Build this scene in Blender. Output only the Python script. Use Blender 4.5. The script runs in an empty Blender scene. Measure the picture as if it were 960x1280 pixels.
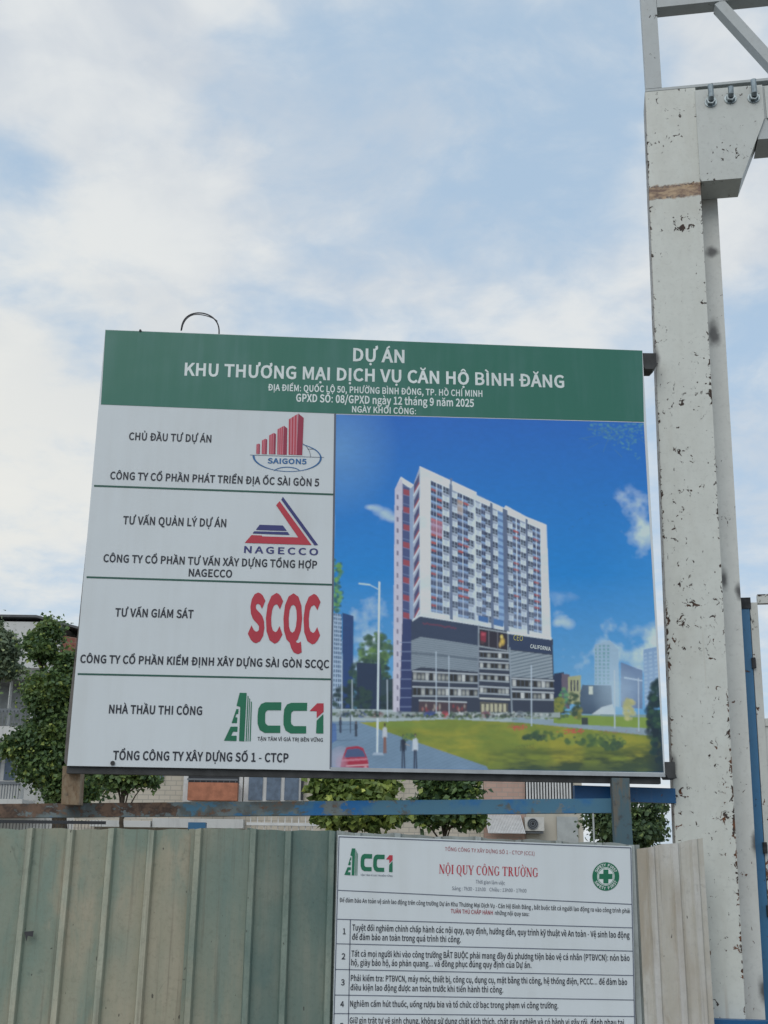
import bpy, bmesh, math, random
import numpy as np
from mathutils import Vector, Matrix

random.seed(7)
R = math.radians
SC = bpy.context.scene
COL = SC.collection

# ------------------------------------------------------------------ camera
FPX, IW, IH = 1500.0, 960.0, 1280.0
PITCH, ROLL = 0.29385591, 0.0132778
CAM = Vector((0, 0, 1.6))
_fw = Vector((0, math.cos(PITCH), math.sin(PITCH)))
_u0 = Vector((0, -math.sin(PITCH), math.cos(PITCH)))
_r0 = Vector((1, 0, 0))
_rt = math.cos(ROLL) * _r0 + math.sin(ROLL) * _u0
_up = -math.sin(ROLL) * _r0 + math.cos(ROLL) * _u0
cd = bpy.data.cameras.new('camera')
cam = bpy.data.objects.new('camera', cd)
COL.objects.link(cam)
m = Matrix.Identity(4)
for i in range(3):
    m[i][0], m[i][1], m[i][2], m[i][3] = _rt[i], _up[i], -_fw[i], CAM[i]
cam.matrix_world = m
cd.sensor_fit = 'VERTICAL'
cd.sensor_height = 36.0
cd.sensor_width = 27.0
cd.lens = 36.0 * FPX / IH
cd.clip_start, cd.clip_end = 0.1, 2000
SC.camera = cam

# ------------------------------------------------------------------ exposure, world, sun
SC.render.engine = 'CYCLES'
SC.view_settings.view_transform = 'Standard'
SC.view_settings.look = 'None'
SC.view_settings.gamma = 1.0
SC.view_settings.exposure = 0.0
SC.view_settings.use_curve_mapping = False
SC.cycles.max_bounces = 6
SC.cycles.diffuse_bounces = 3
SC.cycles.transparent_max_bounces = 6

SUN_EL, SUN_AZ = 40.0, 203.0          # azimuth clockwise from +Y
SUN_STRENGTH = 0.88
sl = bpy.data.lights.new('sun', 'SUN')
sl.energy = SUN_STRENGTH
sl.angle = R(40)
sl.color = (1.0, 0.95, 0.87)
so = bpy.data.objects.new('sun', sl)
COL.objects.link(so)
_sd = Vector((math.sin(R(SUN_AZ)) * math.cos(R(SUN_EL)), math.cos(R(SUN_AZ)) * math.cos(R(SUN_EL)), math.sin(R(SUN_EL))))
so.rotation_euler = _sd.to_track_quat('Z', 'Y').to_euler()
so.location = (-10, -10, 20)


def pray(px, py):
    return (_fw + _rt * ((px - 480) / FPX) - _up * ((py - 640) / FPX))


def aty(px, py, y):
    d = pray(px, py)
    return CAM + d * (y / d.y)


class NT:
    """small node-tree helper"""
    def __init__(self, nt):
        self.nt = nt

    def n(self, kind, **kw):
        nd = self.nt.nodes.new('ShaderNode' + kind)
        ins = kw.pop('ins', {})
        for k, v in kw.items():
            setattr(nd, k, v)
        for k, v in ins.items():
            s = nd.inputs[k]
            if hasattr(v, 'is_output') and v.is_output:
                self.nt.links.new(v, s)
            else:
                s.default_value = v
        return nd

    def math(self, op, a, b=0.0, c=None, clamp=False):
        ins = {0: a, 1: b}
        if c is not None:
            ins[2] = c
        return self.n('Math', operation=op, use_clamp=clamp, ins=ins).outputs[0]

    def vmath(self, op, a, b):
        nd = self.n('VectorMath', operation=op, ins={0: a, 1: b})
        return nd.outputs['Value'] if op in ('DOT_PRODUCT', 'LENGTH', 'DISTANCE') else nd.outputs[0]

    def noise(self, vec, scale, detail=3.0, rough=0.55, dist=0.0):
        return self.n('TexNoise', ins={'Vector': vec, 'Scale': scale, 'Detail': detail, 'Roughness': rough, 'Distortion': dist}).outputs['Fac']

    def remap(self, v, a, b, c=0.0, d=1.0, smooth=True):
        nd = self.n('MapRange', interpolation_type='SMOOTHSTEP' if smooth else 'LINEAR',
                    ins={'Value': v, 'From Min': a, 'From Max': b, 'To Min': c, 'To Max': d})
        return nd.outputs[0]

    def mix(self, f, a, b):
        nd = self.n('Mix', data_type='RGBA')
        for i, v in ((0, f), (6, a), (7, b)):
            if hasattr(v, 'is_output'):
                self.nt.links.new(v, nd.inputs[i])
            else:
                if i > 0 and len(v) == 3:
                    v = (*v, 1)
                nd.inputs[i].default_value = v
        return nd.outputs[2]

    def stretch(self, vec, s):
        return self.n('Mapping', ins={'Vector': vec, 'Scale': s}).outputs[0]


wd = bpy.data.worlds.new('World')
SC.world = wd
wd.use_nodes = True
wn = NT(wd.node_tree)
wd.node_tree.nodes.clear()
SKY_STRENGTH = 0.1
sky = wn.n('TexSky', sky_type='NISHITA', sun_disc=False, sun_elevation=R(SUN_EL), sun_rotation=R(SUN_AZ),
           altitude=10.0, air_density=1.0, dust_density=2.0, ozone_density=1.5)
tc = wn.n('TexCoord').outputs['Generated']
nrm = wn.n('VectorMath', operation='NORMALIZE', ins={0: tc}).outputs[0]
sep = wn.n('SeparateXYZ', ins={0: nrm})
zz = wn.math('ADD', wn.math('MAXIMUM', sep.outputs[2], 0.0), 0.22)
cx = wn.math('DIVIDE', sep.outputs[0], zz)
cy = wn.math('DIVIDE', sep.outputs[1], zz)
cvec = wn.n('CombineXYZ', ins={0: cx, 1: cy, 2: 0.37}).outputs[0]
n_big = wn.noise(cvec, 2.1, 6.0, 0.52, 0.25)
n_mid = wn.noise(wn.vmath('ADD', cvec, (3.7, 1.1, 0.0)), 5.5, 5.0, 0.55, 0.2)


def skydir(px, py):
    return tuple(pray(px, py).normalized())


def blob(px, py, rad, soft=1.0):
    """smooth bump about a direction of the sky (rad in photo pixels near the axis)"""
    d = wn.vmath('DISTANCE', nrm, skydir(px, py))
    return wn.remap(d, rad / FPX * soft, 0.0)


def sumup(lst):
    s = lst[0]
    for q in lst[1:]:
        s = wn.math('ADD', s, q)
    return s


clear = sumup([wn.math('MULTIPLY', blob(*b[:3]), b[3]) for b in (
    (700, 190, 220, 0.22), (570, 120, 200, 0.14), (430, 40, 200, 0.16), (22, 185, 90, 0.30), (640, 320, 130, 0.16),
    (110, 360, 120, 0.2), (760, 60, 180, 0.16), (930, 640, 170, 0.14), (930, 470, 150, 0.2), (300, 130, 90, 0.06))])
thick = sumup([wn.math('MULTIPLY', blob(*b[:3]), b[3]) for b in (
    (305, 185, 70, 0.20), (60, 100, 140, 0.22), (190, 270, 170, 0.16), (260, 380, 260, 0.12), (850, 250, 150, 0.30),
    (600, 400, 260, 0.16), (50, 560, 300, 0.22), (190, 60, 120, 0.12), (900, 330, 150, 0.14), (880, 60, 110, 0.24))])
n_fine = wn.noise(wn.vmath('ADD', cvec, (1.3, 5.1, 0.0)), 13.0, 5.0, 0.6, 0.4)
base_d = wn.math('ADD', wn.math('ADD', wn.math('MULTIPLY', n_big, 0.62), wn.math('MULTIPLY', n_mid, 0.78)), wn.math('MULTIPLY', n_fine, 0.30))
dens = wn.math('SUBTRACT', wn.math('ADD', base_d, thick), clear)
CLOUD_LO, CLOUD_HI = 0.62, 1.06
wisp = wn.math('ADD', wn.math('MULTIPLY', wn.noise(wn.vmath('ADD', cvec, (9.1, 2.2, 0.0)), 4.2, 8.0, 0.62, 0.5), 0.8), wn.math('MULTIPLY', n_fine, 0.2))
cover = wn.math('MAXIMUM', wn.remap(dens, CLOUD_LO, CLOUD_HI, 0.0, 1.0), wn.math('MULTIPLY', wn.remap(wisp, 0.40, 0.68), 0.62))
shade = wn.remap(wn.math('ADD', wn.math('MULTIPLY', wn.noise(wn.vmath('ADD', cvec, (0.12, -0.2, 0.3)), 3.4, 5.0, 0.55, 0.3), 0.8), wn.math('MULTIPLY', n_fine, 0.2)), 0.38, 0.62)
low = wn.remap(sep.outputs[2], 0.62, 0.05)
glow = blob(-60, 640, 560)
cl = wn.mix(shade, (5.9, 6.45, 7.1), (7.55, 7.85, 8.0))
cl = wn.mix(wn.math('MULTIPLY', glow, 0.85), cl, (8.5, 8.45, 7.9))
cl = wn.mix(wn.math('MULTIPLY', low, 0.35), cl, (7.7, 7.95, 8.05))
thin = wn.mix(0.72, sky.outputs[0], (5.3, 7.0, 8.8))
skycol = wn.mix(cover, thin, cl)
bg = wn.n('Background', ins={'Color': skycol, 'Strength': SKY_STRENGTH})
ow = wn.n('OutputWorld')
wd.node_tree.links.new(bg.outputs[0], ow.inputs[0])


# ------------------------------------------------------------------ object helpers
def tag(o, label=None, cat=None, group=None, kind=None):
    if label: o['label'] = label
    if cat: o['category'] = cat
    if group: o['group'] = group
    if kind: o['kind'] = kind
    return o


def empty(name, loc, label, cat, group=None):
    o = bpy.data.objects.new(name, None)
    COL.objects.link(o)
    o.location = loc
    o.empty_display_size = 0.2
    return tag(o, label, cat, group)


def wloc(o):
    v = Vector((0, 0, 0))
    while o is not None:
        v += Vector(o.location)
        o = o.parent
    return v


def frame(o, x, z=Vector((0, 0, 1))):
    """matrix with origin o, local x along x, local z up, local y = back"""
    x = Vector(x).normalized(); z = Vector(z).normalized()
    y = z.cross(x)
    M = Matrix.Identity(4)
    for i in range(3):
        M[i][0], M[i][1], M[i][2], M[i][3] = x[i], y[i], z[i], o[i]
    return M


class MB:
    def __init__(self, M=None):
        self.bm = bmesh.new()
        self.M = M or Matrix.Identity(4)
        self.mi = 0

    def _face(self, vs):
        try:
            f = self.bm.faces.new(vs)
            f.material_index = self.mi
            return f
        except ValueError:
            return None

    def poly(self, pts):
        return self._face([self.bm.verts.new(self.M @ Vector(p)) for p in pts])

    def hexa(self, c):
        """c: 8 corners, bottom 4 then top 4 (ccw)"""
        v = [self.bm.verts.new(self.M @ Vector(p)) for p in c]
        for q in ((3, 2, 1, 0), (4, 5, 6, 7), (0, 1, 5, 4), (1, 2, 6, 5), (2, 3, 7, 6), (3, 0, 4, 7)):
            self._face([v[i] for i in q])
        return self

    def box(self, x0, x1, y0, y1, z0, z1):
        return self.hexa([(x0, y0, z0), (x1, y0, z0), (x1, y1, z0), (x0, y1, z0), (x0, y0, z1), (x1, y0, z1), (x1, y1, z1), (x0, y1, z1)])

    def prism(self, pts, y0, y1):
        """outline pts (x,z) in the local xz plane, extruded from y0 (front) to y1"""
        a = [self.bm.verts.new(self.M @ Vector((x, y0, z))) for x, z in pts]
        b = [self.bm.verts.new(self.M @ Vector((x, y1, z))) for x, z in pts]
        self._face(a); self._face(b[::-1])
        n = len(pts)
        for i in range(n):
            j = (i + 1) % n
            self._face([a[j], a[i], b[i], b[j]])
        return self

    def bar(self, p, q, w, h, up=(0, 0, 1)):
        """rectangular bar from p to q, w across, h along up"""
        p, q = Vector(p), Vector(q)
        d = (q - p).normalized(); up = Vector(up)
        s = d.cross(up).normalized(); u = s.cross(d)
        c = []
        for e in (p, q):
            c += [e - s * w / 2 - u * h / 2, e + s * w / 2 - u * h / 2, e + s * w / 2 + u * h / 2, e - s * w / 2 + u * h / 2]
        return self.hexa(c)

    def tube(self, pts, r, seg=8, r2=None):
        pts = [Vector(p) for p in pts]
        rings = []
        n = len(pts)
        for i, p in enumerate(pts):
            d = (pts[min(i + 1, n - 1)] - pts[max(i - 1, 0)]).normalized()
            a = d.orthogonal().normalized() if i == 0 else (ref - d * ref.dot(d)).normalized()
            ref = a
            b = d.cross(a)
            rr = r if r2 is None else r + (r2 - r) * i / (n - 1)
            rings.append([self.bm.verts.new(self.M @ (p + (a * math.cos(t) + b * math.sin(t)) * rr)) for t in [2 * math.pi * k / seg for k in range(seg)]])
        for A, B in zip(rings, rings[1:]):
            for k in range(seg):
                self._face([A[k], A[(k + 1) % seg], B[(k + 1) % seg], B[k]])
        self._face(rings[0][::-1]); self._face(rings[-1])
        return self

    def grid(self, f, nu, nv):
        """f(u,v)->point, u,v in 0..1"""
        vs = [[self.bm.verts.new(self.M @ Vector(f(i / nu, j / nv))) for i in range(nu + 1)] for j in range(nv + 1)]
        for j in range(nv):
            for i in range(nu):
                self._face([vs[j][i], vs[j][i + 1], vs[j + 1][i + 1], vs[j + 1][i]])
        return self

    def build(self, name, mats, parent=None, smooth=False, bevel=0.0, flip=True):
        if bevel > 0:
            es = [e for e in self.bm.edges if len(e.link_faces) == 2 and e.calc_face_angle(0) > 0.5]
            bmesh.ops.bevel(self.bm, geom=es, offset=bevel, segments=2, affect='EDGES', profile=0.6)
        if flip:
            bmesh.ops.recalc_face_normals(self.bm, faces=self.bm.faces)
        off = wloc(parent) if parent is not None else Vector((0, 0, 0))
        bmesh.ops.translate(self.bm, verts=self.bm.verts, vec=-off)
        me = bpy.data.meshes.new(name)
        self.bm.to_mesh(me); self.bm.free()
        for mt in (mats if isinstance(mats, (list, tuple)) else [mats]):
            me.materials.append(mt)
        if smooth:
            for p in me.polygons: p.use_smooth = True
        o = bpy.data.objects.new(name, me)
        COL.objects.link(o)
        o.parent = parent
        return o


def recentre(o):
    """move a top-level mesh's origin to the middle of its base"""
    me = o.data
    c = [v.co for v in me.vertices]
    b = Vector(((min(v.x for v in c) + max(v.x for v in c)) / 2, (min(v.y for v in c) + max(v.y for v in c)) / 2, min(v.z for v in c)))
    me.transform(Matrix.Translation(-b))
    o.location = b
    return o


# ------------------------------------------------------------------ materials
def lin(c):
    c = c / 255.0
    return c / 12.92 if c <= 0.04045 else ((c + 0.055) / 1.055) ** 2.4


def S(r, g, b, k=1.0):
    return tuple(min(0.88, max(0.004, lin(v) / k)) for v in (r, g, b))


MATS = {}


def new_mat(name):
    mt = bpy.data.materials.new(name)
    mt.use_nodes = True
    t = NT(mt.node_tree)
    bsdf = mt.node_tree.nodes['Principled BSDF']
    MATS[name] = mt
    return mt, t, bsdf


def setin(t, b, k, v):
    if hasattr(v, 'is_output'):
        t.nt.links.new(v, b.inputs[k])
    else:
        if k == 'Base Color' and len(v) == 3: v = (*v, 1)
        b.inputs[k].default_value = v


def flat(name, col, rough=0.5, var=0.06, scale=6.0, metal=0.0, spec=0.4):
    """even paint with a slight cloudy variation"""
    mt, t, b = new_mat(name)
    co = t.n('TexCoord').outputs['Object']
    f = t.noise(co, scale, 5.0, 0.6)
    setin(t, b, 'Base Color', t.mix(t.remap(f, 0.3, 0.7), tuple(c * (1 - var) for c in col), tuple(min(1, c * (1 + var)) for c in col)))
    setin(t, b, 'Roughness', rough)
    setin(t, b, 'Metallic', metal)
    setin(t, b, 'Specular IOR Level', spec)
    return mt


def bump(t, b, h, dist=0.003, strength=0.5):
    nd = t.n('Bump', ins={'Height': h, 'Distance': dist, 'Strength': strength})
    t.nt.links.new(nd.outputs[0], b.inputs['Normal'])


# vinyl of the two boards
def vinyl(name, col, rough=0.38, dirt=(0.42, 0.42, 0.38), dirt_amt=0.22):
    mt, t, b = new_mat(name)
    co = t.n('TexCoord').outputs['Object']
    f = t.noise(co, 1.7, 4.0, 0.6)
    st = t.noise(t.stretch(co, (9.0, 9.0, 0.7)), 1.6, 4.0, 0.6)
    mask = t.math('MULTIPLY', t.remap(t.math('ADD', t.math('MULTIPLY', f, 0.6), t.math('MULTIPLY', st, 0.5)), 0.45, 0.85), dirt_amt)
    c = t.mix(mask, col, dirt)
    setin(t, b, 'Base Color', c)
    setin(t, b, 'Roughness', rough)
    setin(t, b, 'Specular IOR Level', 0.45)
    bump(t, b, t.noise(co, 2.3, 2.0, 0.5), 0.012, 0.35)
    return mt


vinyl('white_vinyl', (0.69, 0.745, 0.775))
vinyl('green_vinyl', (0.028, 0.172, 0.122), 0.33, (0.11, 0.25, 0.24), 0.5)
flat('ink_dark', (0.028, 0.032, 0.045), 0.4)
flat('ink_white', (0.76, 0.83, 0.82), 0.4)
flat('ink_green', (0.015, 0.17, 0.09), 0.4)
flat('line_green', (0.03, 0.11, 0.085), 0.4)
flat('ink_red', (0.50, 0.045, 0.07), 0.4)
flat('ink_deep_red', (0.33, 0.035, 0.075), 0.4)
flat('ink_pink', (0.62, 0.22, 0.28), 0.4)
flat('ink_navy', (0.045, 0.05, 0.19), 0.4)
flat('ink_blue', (0.035, 0.15, 0.36), 0.4)
flat('ink_maroon', (0.36, 0.06, 0.08), 0.4)
flat('ink_grey_blue', (0.13, 0.15, 0.2), 0.4)
flat('ink_pale', (0.55, 0.58, 0.61), 0.4)
flat('ink_yellow', (0.65, 0.6, 0.2), 0.4)


def painted_steel(name, col, chips=0.5, chipcol=(0.045, 0.032, 0.026), rust=(0.16, 0.06, 0.025), rough=0.45, vscale=1.0,
                  edge=None, band=None, dirt=(0.36, 0.33, 0.26), dirtamt=0.25, burns=(), metal=0.0):
    """paint with flecks knocked off, rust at the edges (edge=(x0,x1) in object x) and an optional rusty band (z0,z1)"""
    mt, t, b = new_mat(name)
    co = t.n('TexCoord').outputs['Object']
    sp = t.n('SeparateXYZ', ins={0: co})
    X, Z = sp.outputs[0], sp.outputs[2]
    big = t.noise(co, 1.6 * vscale, 4.0, 0.6)
    streak = t.noise(t.stretch(co, (3.0, 3.0, 1.2)), 2.6, 6.0, 0.65, 0.4)
    c = t.mix(t.math('MULTIPLY', t.remap(t.math('ADD', t.math('MULTIPLY', big, 0.5), t.math('MULTIPLY', streak, 0.5)), 0.42, 0.7), dirtamt), col, dirt)
    # grey dust flecks
    fine = t.noise(co, 38.0 * vscale, 4.0, 0.65)
    c = t.mix(t.math('MULTIPLY', t.remap(fine, 0.5, 0.75), 0.3), c, tuple(v * 0.55 for v in col))
    c = t.mix(t.math('MULTIPLY', t.remap(t.noise(co, 11.0, 5.0, 0.7), 0.35, 0.65), 0.22), c, tuple(v * 0.78 for v in col))
    n1 = t.noise(t.stretch(co, (1.0, 1.0, 0.8)), 34.0 * vscale, 3.5, 0.62, 0.9)
    zone = t.noise(t.stretch(co, (1.0, 1.0, 0.7)), 4.2 * vscale, 3.0, 0.55)
    # wear gathers in short level rows, as where clamps rubbed the paint
    rows = t.noise(t.stretch(co, (2.5, 2.5, 12.0)), 1.1, 2.0, 0.5)
    v = t.math('ADD', n1, t.math('ADD', t.math('MULTIPLY', zone, 0.46), t.math('MULTIPLY', rows, 0.34)))
    if edge is not None:
        x0, x1, amt = edge
        # the post leans a little: x runs against z
        xs = t.math('ADD', t.math('ADD', X, t.math('MULTIPLY', Z, -0.0155)), 0.0651)
        e0 = t.remap(t.math('ABSOLUTE', t.math('SUBTRACT', xs, x0)), 0.016, 0.0)
        e1 = t.remap(t.math('ABSOLUTE', t.math('SUBTRACT', xs, x1)), 0.016, 0.0)
        e1 = t.math('MULTIPLY', e1, t.remap(Z, 5.5, 1.0, 0.5, 1.45, smooth=False))
        v = t.math('ADD', v, t.math('MULTIPLY', t.math('MAXIMUM', e0, e1), amt))
    v = t.math('ADD', v, t.remap(Z, 3.2, 1.2, 0.0, 0.03))
    hi = 1.128 - 0.12 * chips
    mask = t.remap(v, hi, hi + 0.025)
    halo = t.remap(v, hi - 0.05, hi + 0.01)
    rz = t.remap(Z, 3.6, 1.6)
    rmix = t.math('MULTIPLY', t.remap(t.noise(co, 17.0, 2.0), 0.42, 0.6), t.math('ADD', t.math('MULTIPLY', rz, 0.8), 0.15))
    cc = t.mix(rmix, chipcol, rust)
    c = t.mix(t.math('MULTIPLY', halo, 0.3), c, tuple(v_ * 0.55 for v_ in col))
    c = t.mix(mask, c, cc)
    run = t.noise(t.stretch(co, (16.0, 16.0, 0.5)), 1.3, 3.0, 0.55)      # thin rust runs
    c = t.mix(t.math('MULTIPLY', t.math('MULTIPLY', t.remap(run, 0.60, 0.74), t.remap(Z, 4.5, 1.5, 0.1, 0.55)), min(1.0, chips)), c, (0.34, 0.26, 0.17))
    if band is not None:
        z0, z1 = band
        zb = t.math('ADD', t.math('ADD', Z, t.math('MULTIPLY', X, -0.02)), t.math('MULTIPLY', t.math('SUBTRACT', t.noise(co, 26.0, 3.0), 0.5), 0.05))
        inb = t.math('MULTIPLY', t.remap(zb, z0 - 0.008, z0 + 0.008), t.remap(zb, z1 + 0.008, z1 - 0.008))
        rc = t.mix(t.remap(t.noise(t.stretch(co, (1, 1, 3)), 11.0, 4.0, 0.65), 0.36, 0.62), (0.14, 0.075, 0.05), (0.47, 0.33, 0.20))
        edgeb = t.math('MULTIPLY', inb, t.remap(t.math('ABSOLUTE', t.math('SUBTRACT', zb, (z0 + z1) / 2)), (z1 - z0) * 0.22, (z1 - z0) * 0.46))
        rc = t.mix(t.math('MULTIPLY', edgeb, t.remap(t.noise(co, 45.0, 2.0), 0.4, 0.6)), rc, (0.07, 0.05, 0.05))
        c = t.mix(inb, c, rc)
        side = t.remap(xs, edge[0] + 0.004, edge[0] - 0.002)      # left flank darkened: its shade and grime put into the colour
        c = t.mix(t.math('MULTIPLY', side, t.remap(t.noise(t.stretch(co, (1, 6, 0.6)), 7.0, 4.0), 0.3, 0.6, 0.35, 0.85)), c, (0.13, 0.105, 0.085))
    for bx_, bz_, bw_, bh_ in burns:      # soot left where brackets were welded on
        dd = t.n('VectorMath', operation='LENGTH', ins={0: t.n('CombineXYZ', ins={0: t.math('DIVIDE', t.math('SUBTRACT', X, bx_), bw_), 1: t.math('DIVIDE', t.math('SUBTRACT', Z, bz_), bh_), 2: 0.0}).outputs[0]}).outputs['Value']
        dd = t.math('ADD', dd, t.math('MULTIPLY', t.math('SUBTRACT', t.noise(co, 14.0, 3.0), 0.5), 0.9))
        c = t.mix(t.remap(dd, 1.0, 0.15, 0.0, 0.9), c, (0.05, 0.05, 0.055))
    setin(t, b, 'Base Color', c)
    setin(t, b, 'Roughness', t.math('ADD', rough, t.math('MULTIPLY', mask, 0.35)))
    setin(t, b, 'Metallic', metal)
    bump(t, b, t.math('ADD', t.math('MULTIPLY', mask, -1.0), t.math('MULTIPLY', big, 1.2)), 0.0025, 0.6)
    return mt


WHITE = (0.655, 0.68, 0.635)
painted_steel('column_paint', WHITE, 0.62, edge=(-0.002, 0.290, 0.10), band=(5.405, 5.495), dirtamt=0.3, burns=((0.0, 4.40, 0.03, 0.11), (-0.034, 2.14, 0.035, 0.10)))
painted_steel('rear_paint', (0.70, 0.715, 0.685), 0.2, dirtamt=0.2, burns=((0.35, 4.62, 0.05, 0.13), (0.375, 5.15, 0.06, 0.05), (0.305, 3.16, 0.035, 0.09), (0.385, 3.09, 0.03, 0.07), (0.375, 1.78, 0.035, 0.09), (0.362, 1.08, 0.04, 0.09)))
painted_steel('beam_paint', (0.57, 0.60, 0.575), 0.35, dirtamt=0.2, dirt=(0.42, 0.42, 0.38))
painted_steel('truss_paint', (0.46, 0.50, 0.51), 0.1, dirtamt=0.2)
painted_steel('gate_paint', (0.62, 0.635, 0.60), 0.5, dirtamt=0.3)
painted_steel('bright_blue', (0.006, 0.10, 0.27), 0.12, chipcol=(0.02, 0.03, 0.045), dirt=(0.03, 0.10, 0.17), dirtamt=0.5)
painted_steel('post_blue', (0.035, 0.16, 0.32), 0.2, chipcol=(0.05, 0.05, 0.05), dirt=(0.07, 0.16, 0.24), dirtamt=0.4)
flat('weld_burn', (0.035, 0.038, 0.042), 0.8, 0.35, 40)
flat('galv_bolt', (0.30, 0.35, 0.37), 0.38, 0.2, 30, metal=0.7)
flat('dark_steel', (0.045, 0.047, 0.048), 0.6, 0.3, 12)
flat('side_steel', (0.13, 0.12, 0.11), 0.65, 0.3, 12)
flat('alu_trim', (0.42, 0.45, 0.47), 0.35, 0.1, 12, metal=0.2)
flat('wire_black', (0.05, 0.05, 0.055), 0.5)


def rusty_rail(name):
    mt, t, b = new_mat(name)
    co = t.n('TexCoord').outputs['Object']
    sp = t.n('SeparateXYZ', ins={0: co})
    xf = t.remap(sp.outputs[0], -1.6, 0.6, 0.075, -0.07, smooth=False)
    n1 = t.noise(t.stretch(co, (1, 1, 1.6)), 3.4, 6.0, 0.68, 0.4)
    n2 = t.noise(co, 16.0, 5.0, 0.7)
    v = t.math('ADD', t.math('ADD', t.math('MULTIPLY', n1, 0.72), t.math('MULTIPLY', n2, 0.32)), xf)
    blue = t.mix(t.remap(t.noise(co, 4.0, 4.0, 0.6), 0.45, 0.62), (0.075, 0.20, 0.30), (0.014, 0.15, 0.40))
    rust = t.mix(t.remap(n2, 0.38, 0.62), (0.060, 0.038, 0.028), (0.17, 0.105, 0.07))
    drab = t.mix(t.remap(t.noise(co, 9.0, 4.0), 0.4, 0.6), (0.17, 0.21, 0.215), (0.10, 0.12, 0.12))
    c = t.mix(t.remap(v, 0.49, 0.54), blue, drab)
    c = t.mix(t.remap(v, 0.575, 0.615), c, rust)
    setin(t, b, 'Base Color', c)
    setin(t, b, 'Roughness', 0.7)
    bump(t, b, v, 0.004, 0.6)
    return mt


rusty_rail('rail_paint')


def leg_mat(name, base, rustc, bias):
    mt, t, b = new_mat(name)
    co = t.n('TexCoord').outputs['Object']
    v = t.math('ADD', t.noise(t.stretch(co, (3, 3, 0.7)), 6.0, 5.0, 0.65), bias)
    c = t.mix(t.remap(v, 0.42, 0.62), base, rustc)
    c = t.mix(t.math('MULTIPLY', t.remap(t.noise(co, 30, 3.0), 0.55, 0.72), 0.6), c, (0.05, 0.045, 0.04))
    setin(t, b, 'Base Color', c)
    setin(t, b, 'Roughness', 0.75)
    bump(t, b, v, 0.003, 0.5)
    return mt


leg_mat('brown_leg', (0.36, 0.28, 0.19), (0.24, 0.155, 0.09), 0.02)
leg_mat('teal_leg', (0.075, 0.135, 0.165), (0.155, 0.135, 0.105), -0.06)


def sheet_mat(name, c1, c2, c3, stain=0.5, rust_top=0.3, ztop=1.8, seed=0.0, seams=()):
    """faded corrugated sheet: cloudy fading, run-down streaks, scuffs, rust along the cut top edge"""
    mt, t, b = new_mat(name)
    co = t.vmath('ADD', t.n('TexCoord').outputs['Object'], (seed, 0.0, 0.0))
    raw = t.n('TexCoord').outputs['Object']
    sp = t.n('SeparateXYZ', ins={0: raw})
    big = t.noise(co, 2.6, 5.0, 0.62, 0.3)
    st = t.noise(t.stretch(co, (10.0, 2.0, 0.55)), 1.9, 5.0, 0.65)
    c = t.mix(t.remap(t.math('ADD', t.math('MULTIPLY', big, 0.55), t.math('MULTIPLY', st, 0.45)), 0.40, 0.62), c1, c2)
    c = t.mix(t.math('MULTIPLY', t.remap(t.noise(t.stretch(co, (2.2, 2, 0.7)), 2.2, 5.0, 0.62, 0.5), 0.47, 0.62), stain), c, c3)
    patch = t.noise(t.stretch(co, (1.6, 1.0, 0.8)), 1.5, 3.0, 0.5, 0.6)
    c = t.mix(t.math('MULTIPLY', t.remap(patch, 0.40, 0.66), 0.62), c, c3)
    sc = t.noise(t.stretch(co, (1.4, 1.0, 1.0)), 6.0, 5.0, 0.68, 1.6)
    c = t.mix(t.math('MULTIPLY', t.remap(sc, 0.61, 0.72), 0.32), c, tuple(v * 0.42 for v in c3))
    ridge = t.remap(sp.outputs[1], -0.003, -0.010)        # ridges paler than the troughs
    c = t.mix(t.math('MULTIPLY', ridge, t.remap(t.noise(t.stretch(co, (4, 1, 0.8)), 3.0, 5.0, 0.65), 0.32, 0.66, 0.08, 0.46)), c, tuple(min(0.6, v * 1.75) for v in c2))
    rt = t.math('MULTIPLY', t.remap(sp.outputs[2], ztop - 0.10, ztop), t.remap(t.noise(t.stretch(co, (3, 3, 1.0)), 8.0, 4.0, 0.6), 0.45, 0.62))
    c = t.mix(t.math('MULTIPLY', rt, rust_top), c, (0.11, 0.05, 0.025))
    for sx_ in seams:      # dark line along the open lap between two sheets
        ln = t.remap(t.math('ABSOLUTE', t.math('SUBTRACT', sp.outputs[0], sx_)), 0.0045, 0.0025)
        c = t.mix(t.math('MULTIPLY', ln, t.remap(t.noise(t.stretch(raw, (1, 1, 1)), 5.0, 3.0), 0.44, 0.52)), c, (0.03, 0.028, 0.022))
    fine = t.noise(co, 55.0, 4.0, 0.7)
    c = t.mix(t.math('MULTIPLY', t.remap(fine, 0.48, 0.72), 0.28), c, tuple(v * 0.55 for v in c1))
    dirt = t.noise(t.stretch(co, (12.0, 2.0, 0.35)), 2.2, 4.0, 0.65)
    c = t.mix(t.math('MULTIPLY', t.remap(dirt, 0.53, 0.70), 0.42), c, (0.14, 0.125, 0.095))
    sk = t.noise(t.stretch(co, (1.0, 1.0, 0.5)), 46.0, 2.0, 0.5)
    c = t.mix(t.math('MULTIPLY', t.remap(sk, 0.74, 0.77), 0.8), c, (0.05, 0.045, 0.04))
    setin(t, b, 'Base Color', c)
    setin(t, b, 'Roughness', 0.48)
    setin(t, b, 'Specular IOR Level', 0.35)
    scr = t.noise(t.stretch(co, (22.0, 1.0, 1.6)), 2.4, 3.0, 0.6, 0.8)
    bump(t, b, t.math('ADD', big, t.math('MULTIPLY', scr, 0.10)), 0.016, 0.5)
    return mt


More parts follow.
